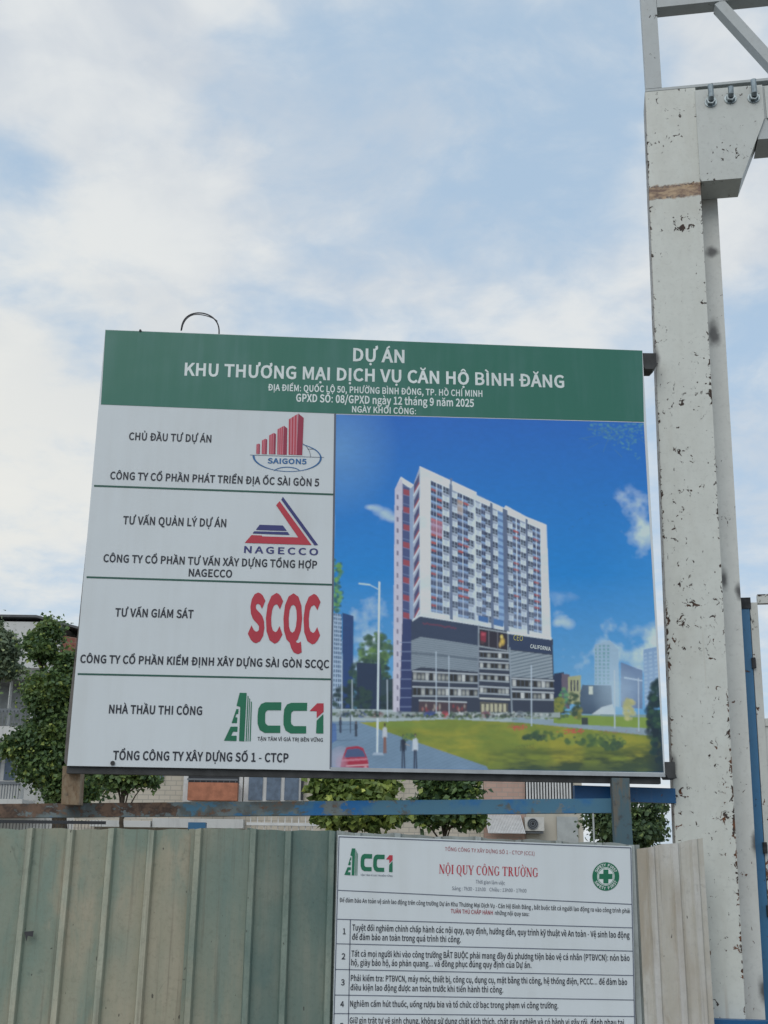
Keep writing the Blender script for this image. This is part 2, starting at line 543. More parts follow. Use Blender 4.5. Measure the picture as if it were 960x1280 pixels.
sheet_mat('sheet_olive', (0.337, 0.327, 0.243), (0.395, 0.361, 0.271), (0.187, 0.271, 0.228), 0.6, 0.25, 1.8)
sheet_mat('sheet_sage', (0.24, 0.273, 0.216), (0.3, 0.299, 0.23), (0.167, 0.241, 0.209), 0.6, 0.5, 1.8, 3.3)
sheet_mat('sheet_teal', (0.154, 0.21, 0.178), (0.208, 0.24, 0.197), (0.105, 0.175, 0.161), 0.6, 0.8, 1.8, 5.1, (-0.218,))
sheet_mat('sheet_pale', (0.399, 0.441, 0.43), (0.315, 0.357, 0.347), (0.2, 0.21, 0.189), 0.6, 0.7, 1.79, 8.0)
sheet_mat('sheet_beige', (0.624, 0.622, 0.591), (0.523, 0.512, 0.455), (0.392, 0.341, 0.264), 0.8, 0.3, 1.78, 11.7)


def leaf_mat(name, dark, light, tip):
    mt, t, b = new_mat(name)
    geo = t.n('NewGeometry')
    r = geo.outputs['Random Per Island']
    co = t.n('TexCoord').outputs['Object']
    c = t.mix(t.remap(r, 0.0, 0.85, smooth=False), dark, light)
    c = t.mix(t.remap(r, 0.88, 0.97), c, tip)
    cn = t.noise(co, 1.15, 3.0, 0.6)
    c = t.mix(t.math('MULTIPLY', t.remap(cn, 0.54, 0.68), 0.32), c, tip)          # yellower clumps
    c = t.mix(t.math('MULTIPLY', t.remap(cn, 0.46, 0.34), 0.6), c, tuple(v * 0.7 for v in dark))   # darker clumps
    setin(t, b, 'Base Color', c)
    setin(t, b, 'Roughness', 0.5)
    tr = t.n('BsdfTranslucent', ins={'Color': c})
    mx = t.n('MixShader', ins={0: 0.3, 1: b.outputs[0], 2: tr.outputs[0]})
    t.nt.links.new(mx.outputs[0], mt.node_tree.nodes['Material Output'].inputs[0])
    return mt


leaf_mat('leaf_deep', (0.058, 0.112, 0.054), (0.163, 0.26, 0.086), (0.384, 0.461, 0.115))
leaf_mat('leaf_grey', (0.106, 0.16, 0.106), (0.254, 0.318, 0.191), (0.424, 0.489, 0.234))
leaf_mat('leaf_bright', (0.075, 0.133, 0.038), (0.264, 0.358, 0.094), (0.716, 0.772, 0.189))
leaf_mat('leaf_dark', (0.044, 0.089, 0.048), (0.127, 0.196, 0.078), (0.254, 0.331, 0.117))
flat('bark', (0.07, 0.055, 0.04), 0.9, 0.3, 14)
flat('flower_rust', (0.30, 0.12, 0.06), 0.7, 0.2, 10)


def brick_mat(name, c1, c2, mortar, sx, sy, rot=None):
    mt, t, b = new_mat(name)
    co = t.n('TexCoord').outputs['Object']
    sp = t.n('SeparateXYZ', ins={0: co})
    v = t.n('CombineXYZ', ins={0: t.math('ADD', sp.outputs[0], sp.outputs[1]), 1: sp.outputs[2], 2: 0.0}).outputs[0]
    br = t.n('TexBrick', ins={'Vector': v, 'Color1': (*c1, 1), 'Color2': (*c2, 1), 'Mortar': (*mortar, 1), 'Scale': 1.0,
                              'Mortar Size': 0.012, 'Brick Width': sx, 'Row Height': sy})
    st = t.noise(t.stretch(co, (1.2, 1.2, 0.25)), 2.0, 5.0, 0.6)
    c = t.mix(t.math('MULTIPLY', t.remap(st, 0.45, 0.7), 0.35), br.outputs['Color'], tuple(x * 0.5 for x in c1))
    setin(t, b, 'Base Color', c)
    setin(t, b, 'Roughness', 0.8)
    return mt


def plaster(name, col, stain=0.4):
    mt, t, b = new_mat(name)
    co = t.n('TexCoord').outputs['Object']
    st = t.noise(t.stretch(co, (1.5, 1.5, 0.25)), 1.6, 6.0, 0.65)
    c = t.mix(t.math('MULTIPLY', t.remap(st, 0.45, 0.75), stain), col, tuple(x * 0.45 for x in col))
    setin(t, b, 'Base Color', c)
    setin(t, b, 'Roughness', 0.85)
    return mt


brick_mat('beige_tile', (0.56, 0.51, 0.43), (0.50, 0.46, 0.385), (0.38, 0.355, 0.31), 0.30, 0.13)
brick_mat('pink_brick', (0.50, 0.34, 0.28), (0.44, 0.30, 0.25), (0.38, 0.31, 0.27), 0.3, 0.12)
brick_mat('red_brick', (0.26, 0.10, 0.07), (0.20, 0.08, 0.06), (0.24, 0.17, 0.14), 0.4, 0.18)
plaster('white_plaster', (0.60, 0.61, 0.60))
plaster('cream_plaster', (0.52, 0.49, 0.42))
plaster('grey_concrete', (0.20, 0.20, 0.195))
flat('roof_metal', (0.10, 0.105, 0.11), 0.6, 0.2, 3)
flat('dark_opening', (0.028, 0.032, 0.038), 0.4, 0.2, 3)
flat('blue_shutter', (0.12, 0.165, 0.23), 0.5, 0.2, 6)
flat('window_glass', (0.07, 0.10, 0.13), 0.12, 0.3, 2)
flat('pale_glass', (0.26, 0.28, 0.28), 0.2, 0.3, 1.5)
flat('orange_box', (0.42, 0.17, 0.10), 0.7, 0.2, 5)
flat('white_paint', (0.62, 0.63, 0.63), 0.5, 0.1, 5)
flat('ac_white', (0.58, 0.58, 0.55), 0.5, 0.08, 8)
flat('grey_door', (0.42, 0.45, 0.45), 0.5, 0.1, 4)
flat('rail_grey', (0.16, 0.18, 0.20), 0.5)


def ground_mat(name, c1, c2, sc):
    mt, t, b = new_mat(name)
    co = t.n('TexCoord').outputs['Object']
    c = t.mix(t.remap(t.noise(co, sc, 6.0, 0.65), 0.35, 0.65), c1, c2)
    c = t.mix(t.math('MULTIPLY', t.remap(t.noise(co, sc * 14, 4.0), 0.5, 0.7), 0.4), c, tuple(v * 0.6 for v in c1))
    setin(t, b, 'Base Color', c)
    setin(t, b, 'Roughness', 0.9)
    return mt


ground_mat('soil', (0.17, 0.145, 0.11), (0.24, 0.21, 0.16), 0.7)
ground_mat('asphalt', (0.05, 0.05, 0.052), (0.07, 0.07, 0.07), 1.3)
ground_mat('pavement_concrete', (0.26, 0.25, 0.235), (0.32, 0.31, 0.29), 0.9)
M = MATS

# ------------------------------------------------------------------ ground
tag(MB().box(-600, 600, -400, 900, -0.6, 0.0).build('ground', M['soil']), kind='structure')
tag(MB().box(-120, 120, -9.0, 3.6, -0.1, 0.004).build('road', M['asphalt']), kind='structure')
tag(MB().box(-120, 120, 3.6, 5.9, -0.1, 0.13).build('pavement', M['pavement_concrete'], bevel=0.015), kind='structure')


# ------------------------------------------------------------------ the two boards: planes, writing
class Plane:
    """upright plane through o, level axis x; n points to the street"""
    def __init__(self, o, x):
        self.o = Vector(o); self.x = Vector(x).normalized(); self.z = Vector((0, 0, 1))
        self.n = self.x.cross(self.z)

    def hit(self, px, py):
        d = pray(px, py)
        t = (self.o - CAM).dot(self.n) / d.dot(self.n)
        return CAM + d * t

    def loc(self, px, py):
        p = self.hit(px, py) - self.o
        return p.dot(self.x), p.dot(self.z)

    def at(self, u, v, e):
        return self.o + self.x * u + self.z * v + self.n * e


def poly_on(pl, pts, e, name, mat, parent):
    b = MB()
    b.poly([pl.at(*pl.loc(*p), e) for p in pts])
    return b.build(name, mat, parent, flip=False)


def polys_on(pl, items, name, parent, mats):
    """items: (mat index, e, pts) flat printed shapes of one mark"""
    b = MB()
    for mi, e, pts in items:
        b.mi = mi
        f = b.poly([pl.at(*pl.loc(*p), e) for p in pts])
    for f in b.bm.faces: f.normal_update()
    bmesh.ops.triangulate(b.bm, faces=[f for f in b.bm.faces if len(f.verts) > 4])
    for f in b.bm.faces:
        f.normal_update()
        if f.normal.dot(pl.n) < 0: f.normal_flip()
    return b.build(name, mats, parent, flip=False)


# sans-serif letters as outlines (capital height 200): character, advance, contours
GLYPHS = """(	92	65,-53 80,-47 61,-6 50,39 46,85 50,131 61,175 80,216 65,223 44,181 30,135 25,85 30,34 44,-11
)	92	27,-53 49,-11 62,34 67,85 62,135 49,181 27,223 11,216 31,175 43,131 47,85 43,39 31,-6 11,-47
,	76	20,-52 42,-38 55,-19 60,5 58,21 51,31 39,34 30,32 23,26 20,17 23,8 30,2 39,-1 42,0 38,-15 29,-28 14,-37
-	95	13,67 82,67 82,86 13,86
.	76	38,-4 47,-1 53,5 56,15 53,25 47,32 38,34 29,32 22,25 20,15 22,5 29,-1
/	107	3,-49 21,-49 103,217 85,217
0	151	76,-4 109,8 130,43 138,101 130,158 109,192 76,204 43,192 21,158 14,101 21,43 43,8|76,17 56,25 43,53 38,101 43,148 56,175 76,184 96,175 109,148 114,101 109,53 96,25
1	151	24,0 134,0 134,21 94,21 94,200 74,200 63,194 49,190 33,186 33,170 69,170 69,21 24,21
2	151	12,0 138,0 138,22 82,22 72,21 61,21 50,20 91,63 118,104 128,145 121,176 101,196 70,204 47,200 28,190 11,174 25,160 37,172 51,180 67,183 87,178 100,164 104,144 94,107 64,65 12,15
3	151	72,-4 104,3 127,23 136,53 130,78 115,95 94,104 94,106 113,116 125,132 129,154 122,181 101,198 71,204 50,200 31,192 15,180 29,164 41,174 55,181 70,183 88,179 100,168 104,152 99,132 81,119 49,114 49,94 85,89 105,75 111,54 106,34 91,22 70,17 50,20 34,29 21,40 8,24 23,10 44,0
4	151	95,0 119,0 119,54 146,54 146,75 119,75 119,196 90,196 6,72 6,54 95,54|95,75 34,75 95,165
5	151	71,-4 103,5 127,28 137,65 129,101 107,122 77,129 66,128 56,125 47,121 52,179 127,179 127,200 30,200 23,107 37,98 48,105 58,109 70,110 92,105 106,89 112,64 106,39 91,23 69,17 48,20 32,28 20,39 7,23 23,10 44,0
6	151	82,-4 111,5 132,27 140,61 133,96 114,117 84,124 68,121 52,113 39,100 46,149 65,175 90,183 102,181 113,176 122,168 136,183 124,194 108,201 89,204 53,193 26,158 15,95 24,40 48,7|39,80 53,95 67,103 80,106 100,100 112,85 116,61 111,38 99,22 82,16 60,24 46,45
7	151	54,0 80,0 86,69 103,128 139,185 139,200 13,200 13,179 111,179 79,125 62,68
8	151	76,-4 109,3 131,22 139,48 134,72 122,89 105,101 105,102 117,114 128,131 132,150 125,178 106,196 77,203 49,197 29,179 22,152 26,133 36,118 49,106 49,105 32,92 18,74 13,50 21,22 43,3|90,109 68,119 51,132 45,152 49,169 60,180 77,184 95,180 106,167 111,149 108,135 101,121|77,15 55,20 40,33 35,52 38,70 48,85 62,97 89,86 108,71 115,49 110,31 97,19
9	151	64,-4 100,8 126,44 137,109 128,161 104,193 69,204 41,195 20,173 12,139 19,104 38,83 67,76 84,79 100,87 113,100 105,51 87,25 63,17 51,19 39,24 29,32 16,17 28,6 44,-1|113,121 99,106 85,97 71,94 51,100 39,115 35,139 40,163 52,178 70,184 91,177 106,156
:	76	38,106 47,109 53,115 56,126 53,135 47,142 38,145 29,142 22,135 20,126 22,115 29,109|38,-4 47,-1 53,5 56,15 53,25 47,32 38,34 29,32 22,25 20,15 22,5 29,-1
A	166	1,0 26,0 46,61 119,61 138,0 165,0 97,200 69,200|52,81 62,112 69,134 75,157 82,180 83,180 89,157 96,134 103,112 113,81
B	179	28,0 91,0 131,6 157,26 167,59 162,82 147,98 126,106 126,108 142,117 152,132 156,151 147,179 123,195 87,200 28,200|53,115 53,180 83,180 110,177 125,167 131,148 126,130 110,119 82,115|53,20 53,95 88,95 117,92 136,80 142,59 136,37 117,24 88,20
C	174	103,-4 127,0 147,10 164,25 150,41 137,29 122,21 104,19 71,29 49,57 42,101 50,144 72,172 105,181 121,179 134,172 146,163 159,179 145,191 127,200 105,204 59,191 28,155 16,100 27,44 58,9
D	188	28,0 79,0 130,12 161,46 172,101 161,155 129,188 77,200 28,200|53,21 53,180 75,180 115,170 138,144 146,101 138,58 115,30 75,21
E	161	28,0 146,0 146,22 53,22 53,94 129,94 129,116 53,116 53,179 143,179 143,200 28,200
F	151	28,0 53,0 53,90 129,90 129,111 53,111 53,179 143,179 143,200 28,200
G	188	106,-4 131,-1 152,8 168,20 168,104 102,104 102,83 145,83 145,30 135,24 122,20 109,19 72,29 50,57 42,101 50,144 73,172 108,181 126,179 140,172 151,163 165,179 151,191 132,200 108,204 60,191 28,155 16,100 28,44 59,9
H	199	28,0 53,0 53,94 146,94 146,0 171,0 171,200 146,200 146,116 53,116 53,200 28,200
I	80	28,0 53,0 53,200 28,200
K	176	28,0 53,0 53,63 87,104 147,0 175,0 103,124 166,200 137,200 53,100 53,200 28,200
L	148	28,0 140,0 140,22 53,22 53,200 28,200
M	222	28,0 50,0 50,150 102,20 119,20 171,150 171,0 194,0 194,200 164,200 111,58 57,200 28,200
N	197	28,0 51,0 51,150 144,0 170,0 170,200 146,200 146,50 53,200 28,200
O	202	101,-4 146,9 176,45 187,101 176,156 146,191 101,204 57,191 27,156 16,101 27,45 57,9|101,19 70,29 49,57 42,101 49,144 70,172 101,181 133,172 153,144 161,101 153,57 133,29
P	173	28,0 53,0 53,80 86,80 124,86 150,107 159,141 150,176 124,194 85,200 28,200|53,100 53,180 81,180 111,176 128,164 134,141 129,118 111,104 82,100
Q	202	101,17 70,28 49,56 42,101 49,144 70,172 101,181 133,172 153,144 161,101 153,56 133,28|162,-50 174,-50 184,-48 191,-46 186,-26 180,-28 173,-29 165,-29 145,-26 128,-17 116,-2 153,15 178,50 187,101 176,156 146,191 101,204 57,191 27,156 16,101 25,49 51,14 89,-3 105,-27 129,-44
R	173	53,105 53,180 86,180 113,176 129,165 135,144 129,122 113,109 86,105|137,0 166,0 115,88 139,98 154,117 160,144 151,177 126,195 90,200 28,200 28,0 53,0 53,85 89,85
S	163	83,-4 119,4 143,24 151,53 145,78 131,95 110,107 81,119 66,126 53,137 48,153 53,168 66,178 85,181 103,179 118,173 131,163 144,179 128,192 108,200 85,204 53,197 31,178 22,151 29,126 44,110 63,99 92,87 109,78 121,68 125,51 120,34 106,23 83,19 63,22 44,30 28,43 13,26 33,10 56,0
T	163	69,0 94,0 94,179 155,179 155,200 8,200 8,179 69,179
U	197	98,-4 135,4 161,32 170,82 170,200 146,200 146,82 140,44 123,24 98,19 75,24 58,44 52,82 52,200 27,200 27,82 36,32 62,4
V	157	64,0 93,0 157,200 131,200 99,92 93,69 87,48 80,26 79,26 72,48 66,69 59,92 27,200 0,200
X	156	5,0 31,0 60,54 65,64 71,75 76,86 77,86 83,75 89,64 94,54 124,0 152,0 93,102 148,200 121,200 95,149 90,140 86,130 80,120 79,120 74,130 69,140 64,149 36,200 8,200 63,103
Y	145	60,0 85,0 85,77 145,200 119,200 93,144 87,129 80,114 73,100 72,100 65,114 59,129 52,144 26,200 0,200 60,77
a	154	59,-4 77,-1 93,7 108,18 109,18 111,0 132,0 132,91 127,123 110,144 80,152 58,149 38,142 22,133 32,115 45,123 60,129 76,131 95,126 104,112 107,94 55,84 26,66 16,38 22,16 37,1|66,17 53,19 44,27 40,40 46,57 67,69 107,77 107,36 93,25 80,19
b	169	90,-4 122,6 146,33 155,76 148,116 128,143 96,152 79,149 64,142 49,131 50,158 50,217 25,217 25,0 45,0 47,15 48,15 62,5 76,-1|86,17 75,19 63,24 50,33 50,111 64,122 77,129 89,131 112,124 125,105 129,76 123,45 108,25
c	139	83,-4 101,-1 117,5 132,15 121,32 110,24 99,19 86,17 62,24 46,44 40,74 46,104 62,124 86,131 97,129 107,125 116,118 129,135 117,143 103,150 85,152 50,143 24,116 14,74 23,32 48,6
d	169	76,-4 93,-1 108,7 121,17 124,0 144,0 144,217 119,217 119,160 120,135 108,144 94,150 79,152 47,142 24,116 14,74 22,32 43,6|81,17 59,24 45,44 40,74 46,104 61,124 83,131 95,129 107,124 119,115 119,38 107,26 94,20
e	151	85,-4 104,-2 120,4 134,11 125,28 114,22 101,18 88,16 63,23 46,41 39,68 139,68 139,72 140,77 140,82 133,119 113,143 80,152 48,142 24,116 14,74 24,32 49,6|38,86 46,111 61,127 81,132 101,127 113,111 118,86
g	154	75,-68 115,-61 141,-42 150,-17 144,3 127,15 98,18 69,18 54,20 46,26 43,34 45,42 48,47 53,52 60,49 67,48 75,47 102,53 122,71 129,98 128,111 123,121 117,129 147,129 147,148 96,148 90,150 83,151 75,152 47,145 27,127 19,99 22,83 29,69 39,59 39,58 31,51 25,42 22,31 24,20 29,12 36,6 36,5 24,-5 16,-16 14,-29 22,-50 43,-64|75,64 59,68 48,80 43,99 48,118 59,130 75,134 91,130 102,118 106,99 102,80 91,68|79,-51 55,-48 41,-39 36,-25 37,-17 42,-8 51,0 57,-1 64,-2 70,-2 95,-2 112,-4 122,-10 126,-21 120,-36 103,-47
h	166	25,0 50,0 50,108 64,120 77,128 91,130 107,126 116,113 119,91 119,0 144,0 144,94 139,126 124,145 98,152 80,149 63,140 49,127 50,158 50,217 25,217
i	75	25,0 50,0 50,148 25,148|38,179 46,181 52,187 54,195 52,204 46,209 38,211 29,209 23,204 21,195 23,187 29,181
k	151	25,0 50,0 50,39 77,71 121,0 148,0 92,88 141,148 114,148 51,70 50,70 50,217 25,217
l	77	51,-4 57,-3 62,-2 66,-1 62,18 60,17 58,17 57,17 54,18 51,22 50,28 50,217 25,217 25,29 28,12 36,0
m	253	25,0 50,0 50,108 63,120 76,128 87,130 103,126 112,113 115,91 115,0 140,0 140,108 153,120 165,128 177,130 193,126 202,113 205,91 205,0 229,0 229,94 225,126 210,145 185,152 167,148 151,138 136,124 127,139 114,149 95,152 78,149 62,139 49,127 48,127 46,148 25,148
n	166	25,0 50,0 50,108 64,120 77,128 91,130 107,126 116,113 119,91 119,0 144,0 144,94 139,126 124,145 98,152 79,149 63,139 49,127 48,127 46,148 25,148
o	165	83,-4 117,6 141,32 151,74 141,116 117,143 83,152 49,143 24,116 14,74 24,32 49,6|83,17 60,24 45,44 40,74 45,104 60,124 83,131 105,124 120,104 126,74 120,44 105,24
p	169	25,-62 50,-62 50,-12 49,14 63,4 77,-2 90,-4 122,6 146,33 155,76 148,116 128,143 96,152 79,149 63,141 49,131 48,131 46,148 25,148|86,17 75,19 63,24 50,33 50,111 64,122 77,129 89,131 112,124 125,105 129,76 123,45 108,25
q	169	119,-62 144,-62 144,148 124,148 122,134 121,134 108,144 94,150 79,152 47,142 24,116 14,74 22,32 43,6 76,-4 92,-1 107,7 120,17 119,-10|81,17 59,24 45,44 40,74 46,104 61,124 83,131 95,129 107,124 119,115 119,38 107,26 94,20
r	106	25,0 50,0 50,95 61,115 74,126 87,130 93,129 97,129 102,127 106,149 102,151 97,152 91,152 75,148 60,138 49,121 48,121 46,148 25,148
s	128	64,-4 93,3 111,18 118,40 111,63 94,76 73,85 57,92 45,100 41,111 44,122 53,130 68,133 80,131 91,126 102,120 114,135 101,144 85,150 68,152 40,146 23,131 17,110 23,89 40,76 60,67 76,61 89,52 94,39 91,27 81,19 65,16 48,18 34,24 21,34 9,17 25,6 43,-1
t	103	71,-4 81,-3 90,-1 99,2 94,21 89,19 83,17 77,17 64,20 56,30 54,45 54,128 95,128 95,148 54,148 54,190 34,190 31,148 7,147 7,128 29,128 29,46 33,20 47,3
u	166	68,-4 87,0 103,9 117,23 118,23 120,0 141,0 141,148 116,148 116,43 103,29 90,21 76,18 60,22 51,35 48,57 48,148 23,148 23,54 28,22 43,3
v	142	57,0 86,0 139,148 114,148 86,64 81,49 77,35 72,20 71,20 66,35 62,49 57,64 29,148 4,148
x	136	4,0 30,0 50,35 55,44 60,52 65,61 67,61 72,52 78,44 83,35 105,0 132,0 83,75 128,148 102,148 84,116 79,107 75,99 71,91 69,91 64,99 59,107 55,116 35,148 8,148 53,77
y	142	28,-64 53,-57 71,-39 83,-13 139,148 114,148 88,66 84,52 80,38 76,24 74,24 69,38 64,52 59,66 29,148 4,148 63,0 60,-11 52,-28 41,-39 26,-43 22,-43 18,-42 15,-41 10,-61 15,-62 21,-63
À	166	88,213 99,225 56,265 42,247|1,0 26,0 46,61 119,61 138,0 165,0 97,200 69,200|52,81 62,112 69,134 75,157 82,180 83,180 89,157 96,134 103,112 113,81
Á	166	77,213 124,247 109,265 66,225|1,0 26,0 46,61 119,61 138,0 165,0 97,200 69,200|52,81 62,112 69,134 75,157 82,180 83,180 89,157 96,134 103,112 113,81
Â	166	49,213 82,241 83,241 117,213 128,221 96,256 70,256 38,221|1,0 26,0 46,61 119,61 138,0 165,0 97,200 69,200|52,81 62,112 69,134 75,157 82,180 83,180 89,157 96,134 103,112 113,81
Ì	80	28,0 53,0 53,200 28,200|46,213 56,225 13,265 -1,247
Í	80	28,0 53,0 53,200 28,200|35,213 81,247 67,265 24,225
Ò	202	101,-4 146,9 176,45 187,101 176,156 146,191 101,204 57,191 27,156 16,101 27,45 57,9|101,19 70,29 49,57 42,101 49,144 70,172 101,181 133,172 153,144 161,101 153,57 133,29|106,213 118,225 74,265 60,247
Ô	202	101,-4 146,9 176,45 187,101 176,156 146,191 101,204 57,191 27,156 16,101 27,45 57,9|101,19 70,29 49,57 42,101 49,144 70,172 101,181 133,172 153,144 161,101 153,57 133,29|67,213 101,241 102,241 135,213 146,221 114,256 88,256 56,221
Ý	145	60,0 85,0 85,77 145,200 119,200 93,144 87,129 80,114 73,100 72,100 65,114 59,129 52,144 26,200 0,200 60,77|67,213 114,247 99,265 56,225
à	154	59,-4 77,-1 93,7 108,18 109,18 111,0 132,0 132,91 127,123 110,144 80,152 58,149 38,142 22,133 32,115 45,123 60,129 76,131 95,126 104,112 107,94 55,84 26,66 16,38 22,16 37,1|66,17 53,19 44,27 40,40 46,57 67,69 107,77 107,36 93,25 80,19|86,175 99,187 55,238 38,222
á	154	59,-4 77,-1 93,7 108,18 109,18 111,0 132,0 132,91 127,123 110,144 80,152 58,149 38,142 22,133 32,115 45,123 60,129 76,131 95,126 104,112 107,94 55,84 26,66 16,38 22,16 37,1|66,17 53,19 44,27 40,40 46,57 67,69 107,77 107,36 93,25 80,19|77,175 125,222 108,238 64,187
â	154	59,-4 77,-1 93,7 108,18 109,18 111,0 132,0 132,91 127,123 110,144 80,152 58,149 38,142 22,133 32,115 45,123 60,129 76,131 95,126 104,112 107,94 55,84 26,66 16,38 22,16 37,1|66,17 53,19 44,27 40,40 46,57 67,69 107,77 107,36 93,25 80,19|34,183 45,173 81,208 82,208 118,173 129,183 94,226 69,226
ê	151	85,-4 104,-2 120,4 134,11 125,28 114,22 101,18 88,16 63,23 46,41 39,68 139,68 139,72 140,77 140,82 133,119 113,143 80,152 48,142 24,116 14,74 24,32 49,6|38,86 46,111 61,127 81,132 101,127 113,111 118,86|33,183 44,173 80,208 81,208 117,173 128,183 93,226 68,226
ì	75	25,0 50,0 50,148 25,148|42,175 55,187 12,238 -6,222
í	75	25,0 50,0 50,148 25,148|34,175 81,222 64,238 20,187
ó	165	83,-4 117,6 141,32 151,74 141,116 117,143 83,152 49,143 24,116 14,74 24,32 49,6|83,17 60,24 45,44 40,74 45,104 60,124 83,131 105,124 120,104 126,74 120,44 105,24|78,175 126,222 109,238 65,187
ô	165	83,-4 117,6 141,32 151,74 141,116 117,143 83,152 49,143 24,116 14,74 24,32 49,6|83,17 60,24 45,44 40,74 45,104 60,124 83,131 105,124 120,104 126,74 120,44 105,24|35,183 46,173 82,208 83,208 119,173 130,183 95,226 70,226
ú	166	68,-4 87,0 103,9 117,23 118,23 120,0 141,0 141,148 116,148 116,43 103,29 90,21 76,18 60,22 51,35 48,57 48,148 23,148 23,54 28,22 43,3|78,175 126,222 109,238 65,187
Ă	166	83,215 106,220 121,235 127,254 112,257 107,244 97,235 83,231 68,235 58,244 53,257 38,254 45,235 59,220|1,0 26,0 46,61 119,61 138,0 165,0 97,200 69,200|52,81 62,112 69,134 75,157 82,180 83,180 89,157 96,134 103,112 113,81
ă	154	59,-4 77,-1 93,7 108,18 109,18 111,0 132,0 132,91 127,123 110,144 80,152 58,149 38,142 22,133 32,115 45,123 60,129 76,131 95,126 104,112 107,94 55,84 26,66 16,38 22,16 37,1|66,17 53,19 44,27 40,40 46,57 67,69 107,77 107,36 93,25 80,19|82,174 108,181 123,198 129,220 114,223 109,207 98,196 82,191 65,196 54,207 50,223 34,220 40,198 55,181
Đ	194	34,0 85,0 136,12 168,46 178,101 168,155 136,188 84,200 34,200 34,112 10,111 10,98 34,98|59,21 59,98 105,98 105,112 59,112 59,180 82,180 121,170 145,144 153,101 145,58 121,30 82,21
đ	169	81,17 59,24 45,41 40,68 46,94 61,112 83,119 95,117 107,113 119,103 119,38 107,26 94,20|70,174 119,174 119,148 120,123 108,132 94,138 79,140 47,131 24,106 14,68 22,29 43,5 76,-4 93,-1 108,7 120,17 121,17 123,0 144,0 144,174 166,176 166,189 144,189 144,217 119,217 119,189 70,189
Ơ	202	102,19 71,29 50,57 43,101 50,144 71,172 102,181 133,172 154,144 162,101 154,57 133,29|102,-4 147,9 176,45 187,101 184,135 173,163 156,184 174,192 185,204 189,221 188,230 186,238 182,246 162,237 165,231 166,225 166,219 164,207 155,199 141,194 129,199 116,202 102,204 58,191 28,156 17,101 28,45 58,9
ơ	165	83,17 60,24 45,44 40,74 45,104 60,124 83,131 105,124 120,104 126,74 120,44 105,24|83,-4 117,6 141,32 151,74 148,99 139,120 126,136 143,143 155,156 160,176 159,185 156,193 153,200 133,191 136,186 137,180 138,175 135,160 126,151 111,146 102,149 93,151 83,152 49,143 24,116 14,74 24,32 49,6
Ư	201	98,-4 135,4 161,32 170,82 170,189 188,196 201,208 205,227 205,236 202,244 199,252 179,243 181,238 183,232 183,225 180,212 170,204 156,200 146,200 146,82 140,44 123,24 98,19 75,24 58,44 52,82 52,200 27,200 27,82 36,32 62,4
ư	166	68,-4 87,0 103,9 117,23 118,23 120,0 141,0 141,139 155,146 166,159 170,179 169,188 167,196 163,203 144,194 146,189 147,183 148,178 144,161 135,152 123,148 116,148 116,43 103,29 90,21 76,18 60,22 51,35 48,57 48,148 23,148 23,54 28,22 43,3
Ạ	166	83,-63 91,-61 97,-55 99,-46 97,-38 91,-32 83,-30 74,-32 68,-38 66,-46 68,-55 74,-61|1,0 26,0 46,61 119,61 138,0 165,0 97,200 69,200|52,81 62,112 69,134 75,157 82,180 83,180 89,157 96,134 103,112 113,81
ạ	154	59,-4 77,-1 93,7 108,18 109,18 111,0 132,0 132,91 127,123 110,144 80,152 58,149 38,142 22,133 32,115 45,123 60,129 76,131 95,126 104,112 107,94 55,84 26,66 16,38 22,16 37,1|66,17 53,19 44,27 40,40 46,57 67,69 107,77 107,36 93,25 80,19|76,-63 84,-61 90,-55 92,-46 90,-38 84,-32 76,-30 67,-32 61,-38 59,-46 61,-55 67,-61
Ả	166	73,213 90,218 102,227 107,241 102,254 87,263 65,266 62,251 76,249 85,245 88,238 85,232 79,228 70,225|1,0 26,0 46,61 119,61 138,0 165,0 97,200 69,200|52,81 62,112 69,134 75,157 82,180 83,180 89,157 96,134 103,112 113,81
ả	154	59,-4 77,-1 93,7 108,18 109,18 111,0 132,0 132,91 127,123 110,144 80,152 58,149 38,142 22,133 32,115 45,123 60,129 76,131 95,126 104,112 107,94 55,84 26,66 16,38 22,16 37,1|66,17 53,19 44,27 40,40 46,57 67,69 107,77 107,36 93,25 80,19|72,175 89,179 101,189 106,203 101,218 86,228 62,232 61,215 75,213 84,208 86,201 84,194 78,190 69,187
Ấ	166	53,213 82,234 83,234 112,213 122,221 94,249 72,249 43,221|120,233 151,259 140,271 111,242|1,0 26,0 46,61 119,61 138,0 165,0 97,200 69,200|52,81 62,112 69,134 75,157 82,180 83,180 89,157 96,134 103,112 113,81
ấ	154	59,-4 77,-1 93,7 108,18 109,18 111,0 132,0 132,91 127,123 110,144 80,152 58,149 38,142 22,133 32,115 45,123 60,129 76,131 95,126 104,112 107,94 55,84 26,66 16,38 22,16 37,1|66,17 53,19 44,27 40,40 46,57 67,69 107,77 107,36 93,25 80,19|49,174 81,196 82,196 114,174 122,184 92,212 71,212 41,184|122,194 153,229 138,239 112,203
Ầ	166	53,213 82,234 83,234 112,213 122,221 94,249 72,249 43,221|46,233 55,242 29,271 19,260|1,0 26,0 46,61 119,61 138,0 165,0 97,200 69,200|52,81 62,112 69,134 75,157 82,180 83,180 89,157 96,134 103,112 113,81
ầ	154	59,-4 77,-1 93,7 108,18 109,18 111,0 132,0 132,91 127,123 110,144 80,152 58,149 38,142 22,133 32,115 45,123 60,129 76,131 95,126 104,112 107,94 55,84 26,66 16,38 22,16 37,1|66,17 53,19 44,27 40,40 46,57 67,69 107,77 107,36 93,25 80,19|49,174 81,196 82,196 114,174 122,184 92,212 71,212 41,184|41,194 52,204 21,239 6,228
